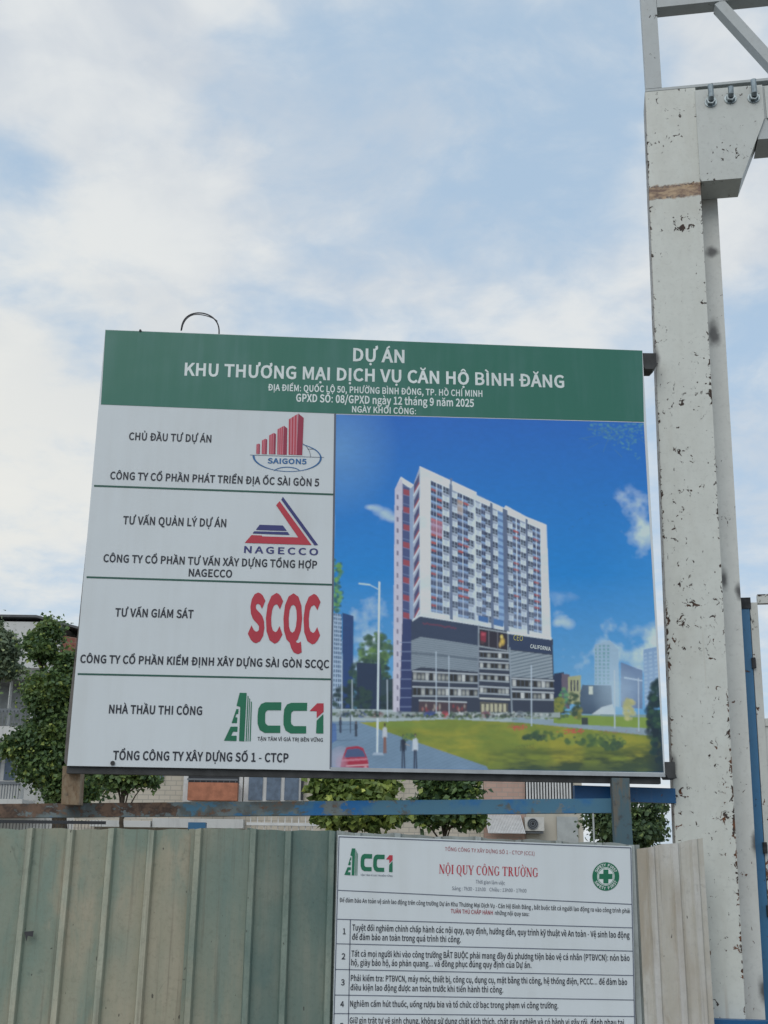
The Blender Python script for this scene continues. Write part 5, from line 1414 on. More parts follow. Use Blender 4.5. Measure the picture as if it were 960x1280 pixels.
    man(504, 917, 960, (36, 46, 62), (44, 56, 76), (150, 150, 130), 3.0)
    man(519, 915.5, 960.5, (176, 186, 196), (40, 50, 72), (150, 130, 120), 2.8)
    man(481, 903, 941, (172, 178, 184), (120, 84, 74), (70, 56, 56), 2.2)
    man(445, 902, 920, (48, 58, 72), (48, 58, 72), (90, 80, 80), 1.3)
    man(425.5, 897, 915, (52, 64, 84), (52, 64, 84), (90, 80, 80), 1.2)
    seg((512, 932), (507, 930), 0.8, (150, 140, 130)); foliage(510, 922, 8, 4, 20, [(70, 100, 66), (96, 120, 66)], 1.6)
    # the red car at the lower left, its hazy front
    soft(426, 950, 16, 18, (150, 150, 168), 0.9, 0.4)
    poly([(425, 962), (427, 950), (433, 934), (447, 932.5), (454, 935), (460, 950), (461, 962)], (150, 40, 62))
    poly([(430, 947), (434, 936.5), (448, 935.5), (454, 939), (457, 946)], (66, 82, 116)); poly([(427, 949.5), (458, 947.5), (460, 950), (427, 952)], (178, 110, 126))
    seg((433, 957.5), (460, 956), 1.2, (196, 170, 176), 0.9); soft(457, 959, 3, 2, (220, 180, 180), 0.8)
    soft(427, 955, 8, 12, (164, 134, 152), 0.6, 0.5); poly([(414, 903), (420, 905), (421, 925), (414, 930)], (58, 92, 150), 0.7)

    # overall printing grain, faint fade
    img[:] = img * (1 + 0.10 * (gn3[..., None] - 0.5)) * (1 + 0.16 * (cl2[..., None] - 0.5) * np.clip((PY[..., None] - 880) / 30, 0, 1))
    # shrubs and parked bikes along the foot of the tower
    foliage(560, 895, 110, 2.2, 160, [(60, 80, 62), (84, 100, 66), (50, 60, 66), (130, 134, 130)], 1.5)
    foliage(445, 892, 30, 4, 70, [(40, 62, 58), (70, 90, 66), (130, 140, 140)], 1.8)
    small = img.reshape(NY, SS, NX, SS, 3).mean((1, 3))
    # slight softness of the print
    for ax in (0, 1):
        small = 0.7 * small + 0.15 * np.roll(small, 1, ax) + 0.15 * np.roll(small, -1, ax)
    base = np.clip(small / PK, 0.004, 0.86)
    # mesh
    uu = np.linspace(0, 1, NX + 1); vv = np.linspace(0, 1, NY + 1)
    U, V = np.meshgrid(uu, vv)
    Pq = (TL * ((1 - U) * (1 - V))[..., None] + TR * (U * (1 - V))[..., None] + BR * (U * V)[..., None] + BL * ((1 - U) * V)[..., None])
    off = np.array(wloc(board))
    Wp = o + Pq[..., :1] * x_ + Pq[..., 1:] * z_ + np.array(bp.n) * 0.0012 - off
    verts = Wp.reshape(-1, 3)
    idx = np.arange((NX + 1) * (NY + 1)).reshape(NY + 1, NX + 1)
    faces = np.stack([idx[1:, :-1], idx[1:, 1:], idx[:-1, 1:], idx[:-1, :-1]], -1).reshape(-1, 4)
    me = bpy.data.meshes.new('picture_print')
    me.vertices.add(len(verts)); me.vertices.foreach_set('co', verts.ravel())
    me.loops.add(faces.size); me.loops.foreach_set('vertex_index', faces.ravel().astype(np.int32))
    me.polygons.add(len(faces)); me.polygons.foreach_set('loop_start', (np.arange(len(faces)) * 4).astype(np.int32))
    me.update(calc_edges=True); me.validate()
    at_ = me.color_attributes.new('print', 'FLOAT_COLOR', 'CORNER')
    cc = np.ones((len(faces), 4, 4), np.float32); cc[:, :, :3] = base.reshape(-1, 1, 3)
    at_.data.foreach_set('color', cc.ravel())
    mt, t, b_ = new_mat('picture_vinyl')
    an = t.n('Attribute', attribute_name='print')
    co = t.n('TexCoord').outputs['Object']
    setin(t, b_, 'Base Color', an.outputs['Color'])
    setin(t, b_, 'Roughness', 0.34)
    setin(t, b_, 'Specular IOR Level', 0.45)
    bump(t, b_, t.noise(co, 2.3, 2.0, 0.5), 0.012, 0.35)
    me.materials.append(mt)
    ob = bpy.data.objects.new('picture_print', me)
    COL.objects.link(ob); ob.parent = board
    ob['label'] = 'printed picture of a white apartment tower under a blue sky'


print_picture()
text_on(bp, 'CEO', 641.7, 800.2, 653.2, 801.4, 6.6, M['ink_yellow'], board, 0.0, e=0.0024)
text_on(bp, 'CALIFORNIA', 662.6, 810.0, 688, 813.6, 4.6, M['ink_white'], board, 0.02, e=0.0024)

# brackets that tie the board to the column, its brown leg on the rail
def bracket(px0, py0, px1, py1, y0, y1):
    a = aty(px0, py1, 6.1); c_ = aty(px1, py0, 6.1)
    MB().prism([(a.x, a.z + 0.018), (a.x + 0.012, a.z), (a.x + 0.055, a.z), (c_.x, a.z + 0.022), (c_.x, c_.z), (a.x, c_.z)], y0, y1).build('bracket', M['dark_steel'], board, bevel=0.003)


bracket(804, 441.5, 820, 461, 6.10, 6.20)
bracket(831, 953, 842, 973, 6.075, 6.20)
a = aty(79, 1004, 6.06); c_ = aty(102, 955, 6.02)
MB().hexa([(a.x, 6.02, 1.91), (a.x + 0.088, 6.02, 1.91), (a.x + 0.088, 6.10, 1.91), (a.x, 6.10, 1.91),
           (a.x + 0.006, 5.965, 2.09), (a.x + 0.094, 5.965, 2.09), (a.x + 0.094, 6.05, 2.09), (a.x + 0.006, 6.05, 2.09)]).build('leg', M['brown_leg'], board, bevel=0.004)

# wire loop on top of the board
w = empty('wire_loop', aty(252, 416, 6.03), 'thin black wire bent into a loop above the top edge of the big board', 'wire')
pts = []
for i in range(25):
    s = i / 24
    ang = math.pi * (1 - s)
    ctr = aty(252, 418, 6.03); rx = aty(276, 418, 6.03).x - ctr.x; rz = aty(252, 393, 6.03).z - ctr.z
    pts.append((ctr.x + rx * math.cos(ang) + 0.006 * math.sin(5 * s), 5.985 + 0.02 * s, ctr.z + rz * math.sin(ang) ** 0.7 * (1.0 - 0.22 * s) * 1.08 - 0.01 * s))
MB().tube(pts, 0.0038, 8).build('wire', M['wire_black'], w, smooth=True)
MB().tube([(p[0] + 0.006 * math.sin(9 * i / 24) + 0.004, p[1] - 0.006, p[2] - 0.013 * math.sin(math.pi * i / 24) ** 2) for i, p in enumerate(pts) if i < 20], 0.0028, 6).build('wire_strand', M['wire_black'], w, smooth=True)

# ================================================================== fence: rail frame, sheets
FY = 6.03


def sheet(name, label, x0, x1, ztop0, ztop1, mat, ribs, y=FY, lean=0.0, dents=0.0, extra=None, depth=0.026, sd=1):
    """corrugated sheet from x0 to x1, trapezoid ribs centred at the given x"""
    rng = random.Random(sd)
    prof = [(x0, 0.0)]
    for r in sorted(ribs):
        for dx, dd in ((-0.025, 0), (-0.015, depth), (0.010, depth), (0.019, 0)):
            if x0 < r + dx < x1: prof.append((r + dx, dd))
    prof.append((x1, 0.0))
    xs = []
    for (a, da), (b_, db) in zip(prof, prof[1:]):
        n = max(1, int((b_ - a) / 0.03))
        for i in range(n): xs.append((a + (b_ - a) * i / n, da + (db - da) * i / n))
    xs.append(prof[-1])
    zs = [0.06 + (1.0 - 0.06) * i / 44 for i in range(45)]
    b = MB()
    ph = [rng.random() * 6.28 for _ in range(8)]

    def wob(x, s):
        z = s * 1.8
        return dents * (math.sin(5.1 * x + 2.3 * z + ph[0]) * 0.5 + math.sin(9.7 * x - 4.4 * z + ph[1]) * 0.3 + math.sin(17 * x + 11 * z + ph[2]) * 0.2)

    vs = []
    for s in zs:
        row = []
        for x, dd in xs:
            f_ = (x - x0) / (x1 - x0)
            zt = ztop0 + (ztop1 - ztop0) * f_ + 0.003 * math.sin(19 * x + ph[3]) + 0.0025 * math.sin(47 * x + ph[4])
            row.append(b.bm.verts.new((x + lean * (s - 1), y - dd - wob(x, s), zt * s)))
        vs.append(row)
    for r0_, r1_ in zip(vs, vs[1:]):
        for i in range(len(xs) - 1):
            b._face([r0_[i], r0_[i + 1], r1_[i + 1], r1_[i]])
    o = b.build(name, mat, None, flip=False)
    sol = o.modifiers.new('thickness', 'SOLIDIFY'); sol.thickness = 0.0012; sol.offset = -1
    # real thickness, baked in
    dg = bpy.context.evaluated_depsgraph_get()
    me = bpy.data.meshes.new_from_object(o.evaluated_get(dg))
    o.modifiers.clear(); o.data = me
    recentre(o)
    return tag(o, label, 'fence sheet', 'corrugated fence sheets')


def fx(px, py=1037): return aty(px, py, FY).x


z_l = aty(0, 1037, FY).z
sp_ = fx(90) - fx(40)
# materials read object coordinates from the sheet's base, so the rust line sits at each sheet's own top
sheet('corrugated_sheet', 'leftmost corrugated fence sheet, pale olive green with straight raised ribs', fx(-24), fx(243), 1.792, 1.801, M['sheet_olive'],
      [fx(-10), fx(40), fx(90.5), fx(141), fx(191)], FY, 0.012, 0.004, sd=2)
sheet('corrugated_sheet', 'narrow sage green fence sheet, overlapping the olive sheet, right of it', fx(240), fx(313), 1.803, 1.807, M['sheet_sage'],
      [fx(250), fx(352)], FY - 0.014, 0.008, 0.004, sd=3)
sheet('corrugated_sheet', 'dark teal green fence sheet left of the rules notice, with a rusty top edge', fx(309), fx(424), 1.806, 1.800, M['sheet_teal'],
      [fx(318), fx(362), fx(416)], FY - 0.002, 0.006, 0.006, sd=4)
sheet('corrugated_sheet', 'pale grey fence sheet behind the site rules notice, only its top edge showing', fx(421), fx(798), 1.800, 1.758, M['sheet_pale'],
      [fx(q) for q in (448, 498, 548, 598, 648, 698, 748, 788)], FY - 0.004, 0.003, 0.002, depth=0.018, sd=5)
sheet('corrugated_sheet', 'stained beige fence sheet between the notice and the steel column', fx(794), fx(877), aty(794, 1062, FY).z, aty(876, 1047, FY).z, M['sheet_beige'],
      [fx(812), fx(842), fx(866)], FY - 0.012, 0.0, 0.004, depth=0.014, sd=6)
# a torn black scrap snagged on a rib
a = aty(36, 1168, FY - 0.03)
b = MB()
b.prism([(a.x - 0.022, a.z + 0.012), (a.x + 0.022, a.z + 0.016), (a.x + 0.02, a.z - 0.01), (a.x - 0.004, a.z - 0.006), (a.x - 0.008, a.z - 0.03), (a.x - 0.014, a.z - 0.008)], FY - 0.034, FY - 0.03)
tag(recentre(b.build('plastic_scrap', M['wire_black'])), 'small torn black plastic scrap caught on a rib of the olive fence sheet', 'scrap')

fr = empty('fence_frame', (0, 6.15, 0), 'rusty blue steel rail on posts running just above the corrugated fence', 'fence frame')
zl0, zl1 = aty(0, 1005, 6.13).z, aty(776, 998, 6.13).z
zb0, zb1 = aty(0, 1022.5, 6.13).z, aty(776, 1016, 6.13).z
XL, XR = -3.2, aty(777, 1000, 6.13).x
kx0, kx1 = aty(0, 1005, 6.13).x, aty(776, 998, 6.13).x
sl0 = zl0 + (zl1 - zl0) * (XL - kx0) / (kx1 - kx0); sb0 = zb0 + (zb1 - zb0) * (XL - kx0) / (kx1 - kx0)
MB().hexa([(XL, 6.115, sb0), (XR, 6.115, zb1), (XR, 6.175, zb1), (XL, 6.175, sb0), (XL, 6.115, sl0), (XR, 6.115, zl1), (XR, 6.175, zl1), (XL, 6.175, sl0)]).build('rail', M['rail_paint'], fr, bevel=0.004)
a = aty(772, 1030, 6.06).x; c_ = aty(794, 1030, 6.06).x
MB().hexa([(a, 6.052, 0.0), (c_, 6.052, 0.0), (c_, 6.11, 0.0), (a, 6.11, 0.0), (a - 0.02, 6.052, 2.075), (c_ - 0.02, 6.052, 2.075), (c_ - 0.02, 6.11, 2.075), (a - 0.02, 6.11, 2.075)]).build('post', M['teal_leg'], fr, bevel=0.004)
for px in (246, -60):
    a = aty(px - 10, 1030, 6.14).x
    MB().box(a, a + 0.085, 6.118, 6.172, 0.0, 1.838).build('post', M['post_blue'], fr, bevel=0.003)
# bright blue tube behind the post
a = aty(717, 982, 6.22); c_ = aty(717, 997, 6.22); d_ = aty(842, 986, 6.22); e_ = aty(842, 1004.5, 6.22)
b = MB().hexa([(a.x, 6.19, c_.z - 0.012), (1.487, 6.19, e_.z), (1.487, 6.25, e_.z), (a.x, 6.25, c_.z - 0.012), (a.x, 6.19, a.z), (1.487, 6.19, d_.z), (1.487, 6.25, d_.z), (a.x, 6.25, a.z)])
tag(recentre(b.build('blue_tube', M['bright_blue'], bevel=0.003)), 'short bright blue square tube joined to the side of the white column below the board', 'steel tube')

# ================================================================== site rules notice on the fence
npl = Plane((0.5, FY - 0.036, 1.4), (1, 0, 0))
NTL, NTR, NBR, NBL = (422.5, 1043.8), (789.5, 1057.8), (797, 1400), (412.5, 1400)
notice = empty('site_rules_notice', npl.at(*npl.loc(605, 1400), 0), 'white site rules notice with black ruled rows and a green cross, fixed to the fence', 'notice')
L = [npl.loc(*p) for p in (NTL, NTR, NBR, NBL)]
b = MB(frame(npl.o, npl.x))
b.prism(L, 0.0, 0.006)
b.build('panel', M['white_vinyl'], notice)


def npt(px, py): return (px, py)


nl = lambda p, q, w=1.1, vert=False, mt='ink_grey_blue', nm='ruled_line': line_on(npl, p, q, w, M[mt], notice, 0.0014, nm, vert)
nl((423.6, 1046.0), (788.6, 1059.8), 1.3)
nl((423.8, 1046.0), (414, 1398), 1.2, True)
nl((788.4, 1059.8), (795.8, 1398), 1.2, True)
nl((422.6, 1112.8), (789.4, 1130.4))
nl((421.6, 1149.0), (790.2, 1159.8))
for p, q in (((420.5, 1179.6), (790.8, 1188.9)), ((419.3, 1211.7), (791.6, 1219.4)), ((418.4, 1243.7), (792.3, 1250.0)), ((417.7, 1266.9), (792.8, 1270.6)),
             ((416.8, 1299), (793.4, 1301)), ((415.8, 1332), (794.2, 1332.6)), ((414.8, 1364), (795, 1364))):
    nl(p, q)
nl((438.0, 1149.6), (433.2, 1398), 1.1, True)


def ntx(s, x0, y0, x1, y1, cap, mt='ink_dark', bold=0.012, nm='lettering'):
    return text_on(npl, s, x0, y0, x1, y1, cap, M[mt], notice, bold, 0.002, nm, 3)


# serif capitals of the title, drawn stroke by stroke (units: cap height 1)
def serif_title(s, x0, y0, x1, y1, cap, mat):
    T, t_, sf, sh = 0.19, 0.07, 0.075, 0.055
    def stem(x, z0=0.0, z1=1.0, w=T, foot=True, head=True):
        q = [[(x, z0), (x + w, z0), (x + w, z1), (x, z1)]]
        if foot: q.append([(x - sf, z0), (x + w + sf, z0), (x + w + sf, z0 + sh), (x - sf, z0 + sh)])
        if head: q.append([(x - sf, z1 - sh), (x + w + sf, z1 - sh), (x + w + sf, z1), (x - sf, z1)])
        return q
    def ring(cx_, w, a0=0, a1=360, thin=None):
        q = []; n = 26
        for i in range(n):
            A = []
            for a in (a0 + (a1 - a0) * i / n, a0 + (a1 - a0) * (i + 1) / n):
                ca, sa = math.cos(R(a)), math.sin(R(a))
                th = t_ + (T - t_) * abs(ca) ** 1.3
                A.append(((cx_ + w * ca, 0.5 + 0.51 * sa), (cx_ + (w - th) * ca, 0.5 + (0.51 - t_) * sa)))
            q.append([A[0][0], A[1][0], A[1][1], A[0][1]])
        return q
    def dl(p, q_, w):   # diagonal of horizontal width w
        return [(p[0], p[1]), (p[0] + w, p[1]), (q_[0] + w, q_[1]), (q_[0], q_[1])]
    G = {}
    G['N'] = (stem(0.1, w=t_) + stem(0.72, w=t_, foot=False) + [dl((0.05, 1.0), (0.62, 0.0), 0.2)], 0.92)
    G['O'] = (ring(0.42, 0.40), 0.88)
    G['I'] = (stem(0.1), 0.42)
    G['Q'] = (ring(0.42, 0.40) + [dl((0.40, 0.06), (0.66, -0.22), 0.18)], 0.88)
    G['U'] = (stem(0.1, z0=0.28, foot=False) + stem(0.66, z0=0.28, w=t_, foot=False) + [[(0.1 + o_[0] * 1.0, o_[1]) for o_ in s_] for s_ in
              [[((0.315 - 0.315 * math.cos(R(a))), 0.30 - 0.31 * math.sin(R(a))), ((0.315 - 0.315 * math.cos(R(a + 15))), 0.30 - 0.31 * math.sin(R(a + 15))),
                ((0.36 - 0.19 * math.cos(R(a + 15))), 0.30 - 0.22 * math.sin(R(a + 15))), ((0.36 - 0.19 * math.cos(R(a))), 0.30 - 0.22 * math.sin(R(a)))] for a in range(0, 180, 15)]], 0.86)
    G['Ư'] = (G['U'][0] + [[(0.73, 0.9), (0.84, 0.96), (0.9, 1.1), (0.8, 1.12)], [(0.73, 0.9), (0.84, 0.96), (0.72, 0.8), (0.7, 0.86)]], 0.92)
    G['Y'] = (stem(0.34, z1=0.46, head=False) + [dl((0.02, 1.0), (0.33, 0.42), 0.2), dl((0.74, 1.0), (0.46, 0.42), 0.08), [(-0.04, 0.945), (0.3, 0.945), (0.3, 1), (-0.04, 1)], [(0.62, 0.945), (0.88, 0.945), (0.88, 1), (0.62, 1)]], 0.88)
    G['C'] = (ring(0.42, 0.40, 48, 312) + [[(0.68, 0.68), (0.74, 0.68), (0.74, 1.0), (0.70, 1.0)]], 0.82)
    G['G'] = (ring(0.42, 0.40, 48, 312) + [[(0.68, 0.68), (0.74, 0.68), (0.74, 1.0), (0.70, 1.0)]] + [[(0.62, 0.08), (0.78, 0.08), (0.78, 0.42), (0.62, 0.42)], [(0.54, 0.40), (0.86, 0.40), (0.86, 0.45), (0.54, 0.45)]], 0.9)
    G['T'] = (stem(0.3, head=False) + [[(0.0, 0.94), (0.8, 0.94), (0.8, 1.0), (0.0, 1.0)], [(0.0, 0.74), (0.05, 0.74), (0.07, 0.94), (0.0, 0.94)], [(0.75, 0.74), (0.8, 0.74), (0.8, 0.94), (0.73, 0.94)]], 0.84)
    bowl = []
    for a in range(-90, 90, 15):
        A = [(0.36 + (0.30) * math.cos(R(q)), 0.74 + 0.26 * math.sin(R(q))) for q in (a, a + 15)]
        B = [(0.36 + (0.13) * math.cos(R(q)), 0.74 + 0.20 * math.sin(R(q))) for q in (a, a + 15)]
        bowl.append([A[0], A[1], B[1], B[0]])
    G['R'] = (stem(0.1) + bowl + [[(0.2, 0.94), (0.36, 0.94), (0.36, 1.0), (0.2, 1.0)], [(0.2, 0.48), (0.36, 0.48), (0.36, 0.54), (0.2, 0.54)], dl((0.34, 0.5), (0.62, 0.0), 0.2), [(0.6, 0), (0.9, 0), (0.9, 0.05), (0.6, 0.05)]], 0.9)
    circ = lambda w_: [[(w_ - 0.17, 1.08), (w_ - 0.1, 1.08), (w_ + 0.03, 1.24), (w_ - 0.03, 1.26)], [(w_ + 0.17, 1.08), (w_ + 0.1, 1.08), (w_ - 0.03, 1.24), (w_ + 0.03, 1.26)]]
    dot = lambda w_: [[(w_ - 0.07, -0.22), (w_ + 0.07, -0.22), (w_ + 0.07, -0.09), (w_ - 0.07, -0.09)]]
    grave = lambda w_: [[(w_ - 0.2, 1.3), (w_ - 0.08, 1.32), (w_ + 0.08, 1.1), (w_ + 0.02, 1.08)]]
    horn = [[(0.72, 0.9), (0.82, 0.92), (0.9, 1.08), (0.8, 1.1)]]
    glyph = {'Ộ': ('O', circ(0.42) + dot(0.42)), 'Ô': ('O', circ(0.42)), 'Ờ': ('O', horn + grave(0.42))}
    x = 0.0; quads = []
    for ch in s:
        if ch == ' ':
            x += 0.34; continue
        base, extra = glyph.get(ch, (ch, []))
        g, adv = G[base]
        for q in list(g) + extra: quads.append([(px_ + x, pz) for px_, pz in q])
        x += adv + 0.05
    A = Vector(npl.loc(x0, y0)); B = Vector(npl.loc(x1, y1)); d = B - A
    mid = ((x0 + x1) / 2, (y0 + y1) / 2)
    h = npl.loc(mid[0], mid[1] - cap)[1] - npl.loc(*mid)[1]
    sx = d.length / x; d.normalize()
    b = MB()
    for i, q in enumerate(quads):
        e = 0.002 + (i % 7) * 0.00007
        b.poly([npl.at(A.x + d.x * px_ * sx - d.y * pz * h, A.y + d.y * px_ * sx + d.x * pz * h, e) for px_, pz in q])
    for f_ in b.bm.faces:
        f_.normal_update()
        if f_.normal.dot(npl.n) < 0: f_.normal_flip()
    return b.build('title_lettering', mat, notice, flip=False)


ntx('TỔNG CÔNG TY XÂY DỰNG SỐ 1 - CTCP (CC1)', 556, 1063.4, 668, 1069.2, 4.6, 'ink_maroon', 0.0)
serif_title('NỘI QUY CÔNG TRƯỜNG', 548.7, 1091.8, 673.2, 1096.4, 11.4, M['ink_red'])
ntx('Thời gian làm việc', 594.6, 1104.2, 631, 1106, 4.4, 'ink_grey_blue', 0.0)
ntx('Sáng : 7h30 - 11h30    Chiều : 13h00 - 17h00', 565, 1112.4, 658, 1115.6, 4.4, 'ink_grey_blue', 0.0)
ntx('Để đảm bảo An toàn vệ sinh lao động trên công trường Dự án Khu Thương Mại Dịch Vụ - Căn Hộ Bình Đăng , bắt buộc tất cả người lao động ra vào công trình phải', 424.4, 1127.4, 787.4, 1141.2, 5.2, 'ink_dark', 0.004)
ntx('TUÂN THỦ CHẤP HÀNH', 563.4, 1141.2, 616, 1143.4, 5.0, 'ink_maroon', 0.006)
ntx('những nội quy sau:', 618.6, 1143.4, 661.4, 1145, 5.0, 'ink_dark', 0.004)
for i, (s, x0, y0, x1, y1) in enumerate((
    ('Tuyệt đối nghiêm chỉnh chấp hành các nội quy, quy định, hướng dẫn, quy trình kỹ thuật về An toàn - Vệ sinh lao động', 440.2, 1162.8, 787, 1172.4),
    ('để đảm bảo an toàn trong quá trình thi công.', 440, 1174.4, 576, 1177.8),
    ('Tất cả mọi người khi vào công trường BẮT BUỘC phải mang đầy đủ phương tiện bảo vệ cá nhân (PTBVCN): nón bảo', 439.2, 1195.4, 787, 1201),
    ('hộ, giày bảo hộ, áo phản quang... và đồng phục đúng quy định của Dự án.', 439, 1206.6, 664.2, 1209.8),
    ('Phải kiểm tra: PTBVCN, máy móc, thiết bị, công cụ, dụng cụ, mặt bằng thi công, hệ thống điện, PCCC... để đảm bảo', 438.4, 1226, 784, 1231),
    ('điều kiện lao động được an toàn trước khi tiến hành thi công.', 438, 1237.6, 629, 1240.6),
    ('Nghiêm cấm hút thuốc, uống rượu bia và tổ chức cờ bạc trong phạm vi công trường.', 437.6, 1258, 697.8, 1260.4),
    ('Giữ gìn trật tự vệ sinh chung, không sử dụng chất kích thích, chất gây nghiện và có hành vi gây rối, đánh nhau tại', 437, 1279, 780, 1281.6))):
    ntx(s, x0, y0, x1, y1, 7.2, 'ink_dark', 0.012)
for s, x, y in (('1', 428.6, 1167.6), ('2', 427, 1199), ('3', 426.2, 1231.4), ('4', 425.4, 1258.6), ('5', 424.6, 1286)):
    ntx(s, x, y, x + (3.4 if s == '1' else 4.6), y, 7.2, 'ink_dark', 0.014, 'row_number')
kk = lambda pts: [(430.4 + (x - 120) / 747 * 60.4, 1060.0 + (x - 120) / 747 * 1.6 + (y - 65) / 365 * 34.0) for x, y in pts]
contractor_logo(npl, kk, notice)
ntx('TẬN TÂM VÌ GIÁ TRỊ BỀN VỮNG', 450.5, 1094.6, 490.6, 1096, 2.0, 'ink_grey_blue', -0.004)

# round green cross emblem
ec, er = (757.2, 1095.6), 16.8
circ = lambda r, n=40: [(ec[0] + r * math.cos(2 * math.pi * i / n), ec[1] + r * 1.06 * math.sin(2 * math.pi * i / n)) for i in range(n)]
def cross(a, w): return [(ec[0] + x, ec[1] + y * 1.04) for x, y in ((-w, -a), (w, -a), (w, -w), (a, -w), (a, w), (w, w), (w, a), (-w, a), (-w, w), (-a, w), (-a, -w), (-w, -w))]
polys_on(npl, [(0, 0.0016, circ(er)), (1, 0.0019, circ(10.9)), (0, 0.0022, circ(10.2)), (1, 0.0025, circ(9.6)), (0, 0.0028, cross(8.4, 3.2))], 'safety_emblem', notice, [M['ink_green'], M['ink_white']])
def arc_text(s, a0, a1, r, cap, inward):
    for i, ch in enumerate(s):
        if ch == ' ': continue
        a = a0 + (a1 - a0) * i / (len(s) - 1)
        px_, py_ = ec[0] + r * math.sin(R(a)), ec[1] - r * 1.06 * math.cos(R(a))
        w = (0.4 if ch == 'I' else 1.35)
        tx, ty = math.cos(R(a)), math.sin(R(a))
        if inward: tx, ty = -tx, -ty
        text_on(npl, ch, px_ - tx * w, py_ - ty * w, px_ + tx * w, py_ + ty * w, cap, M['ink_white'], notice, 0.01, 0.0030, 'emblem_letter', 2)
arc_text('SAFETY FIRST', -62, 62, 11.9, 3.4, False)
arc_text('SAFETY FIRST', 242, 118, 15.4, 3.4, True)

# ================================================================== portal of painted steel
a10 = R(10)
PD = Vector((math.cos(a10), -math.sin(a10), 0))
PF = frame(Vector((1.515, 6.2, 0)), PD)
PO = Vector((1.515, 6.2, 0)) + PD * 0.15
portal = empty('steel_portal', PO, 'tall white painted steel column with chipped paint and a truss beam leaving its head', 'steel portal')


def lean_x(x, z): return x + 0.0155 * (z - 4.2)


def rigid(objs, o):   # let a thing's material read world-like coordinates of the portal
    pass


LX0, LX1 = -0.004, 0.292


def leaning_box(x0, x1, y0, y1, z0, z1, name, mat, parent, bevel=0.006):
    b = MB(PF)
    c_ = []
    for z in (z0, z1):
        a, e = lean_x(x0, z), lean_x(x1, z)
        c_ += [(a, y0, z), (e, y0, z), (e, y1, z), (a, y1, z)]
    b.hexa(c_)
    return b.build(name, mat, parent, bevel=bevel)


def local_box_obj(name, mat, parent, fn, bevel=0.005):
    """build in the portal's own turned frame, so its material runs along the steel"""
    b = MB()
    fn(b)
    o = b.build(name, mat, None, bevel=bevel)
    o.parent = parent
    o.matrix_parent_inverse = Matrix.Translation(-wloc(parent))
    o.matrix_basis = PF
    return o


def lbox(b, x0, x1, y0, y1, z0, z1):
    c_ = []
    for z in (z0, z1):
        a, e = lean_x(x0, z), lean_x(x1, z)
        c_ += [(a, y0, z), (e, y0, z), (e, y1, z), (a, y1, z)]
    b.hexa(c_)


TOPZ = 6.145
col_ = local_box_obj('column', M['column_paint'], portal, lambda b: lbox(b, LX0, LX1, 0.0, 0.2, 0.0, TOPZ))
local_box_obj('rear_post', M['rear_paint'], portal, lambda b: lbox(b, 0.16, 0.407, 0.204, 0.30, 0.0, 5.74))
# gusset plate with haunch box behind
gus = [(0.318, 6.118), (0.705, 6.113), (0.702, 5.885), (0.546, 5.497), (0.312, 5.497)]
local_box_obj('gusset_plate', M['beam_paint'], portal, lambda b: b.prism(gus, -0.012, 0.002), 0.002)
local_box_obj('haunch', M['beam_paint'], portal, lambda b: b.prism([(0.322, 6.10), (0.70, 6.10), (0.70, 5.885), (0.545, 5.50), (0.322, 5.50)], 0.003, 0.2), 0.003)
local_box_obj('lower_chord', M['truss_paint'], portal, lambda b: b.prism([(0.655, 5.752), (4.6, 5.752), (4.6, 6.112), (0.69, 6.112), (0.69, 5.9)], 0.0, 0.202), 0.002)
local_box_obj('chord_flange', M['truss_paint'], portal, lambda b: b.box(0.03, 4.6, 0.001, 0.2, 6.149, 6.166), 0.002)
local_box_obj('seam_plate', M['beam_paint'], portal, lambda b: b.prism([(0.716, 6.105), (1.3, 6.105), (1.3, 5.86), (0.716, 5.885)], -0.010, -0.001), 0.002)
local_box_obj('truss_post', M['truss_paint'], portal, lambda b: b.box(0.034, 0.128, 0.0, 0.09, 6.168, 7.9), 0.005)
local_box_obj('upper_chord', M['truss_paint'], portal, lambda b: b.box(0.130, 4.6, 0.0, 0.095, 6.745, 6.86), 0.005)
def diag(b):
    b.bar((0.500, 0.045, 6.742), (0.852, 0.045, 6.168), 0.062, 0.085, (0, -1, 0))
local_box_obj('diagonal_brace', M['truss_paint'], portal, diag, 0.004)
local_box_obj('truss_post', M['truss_paint'], portal, lambda b: b.box(1.66, 1.75, 0.0, 0.09, 6.168, 6.743), 0.005)
for x, z0, hh in ((0.404, 6.024, 0.085), (0.518, 6.035, 0.05), (0.650, 6.026, 0.092)):
    def nut(b, x=x, z0=z0):
        b.tube([(x, -0.014, z0), (x, -0.018, z0)], 0.036, 16)
        b.tube([(x, -0.018, z0), (x, -0.040, z0)], 0.027, 6)
    bo = local_box_obj('bolt', M['galv_bolt'], portal, nut, 0.0)
    def shaft(b, x=x, z0=z0, hh=hh):
        b.tube([(x, -0.040, z0), (x, -0.052, z0 + 0.008), (x, -0.06, z0 + hh)], 0.0165, 10)
    o = MB(); shaft(o)
    oo = o.build('bolt_shank', M['galv_bolt'], None)
    oo.parent = bo
    oo.matrix_parent_inverse = Matrix.Identity(4)
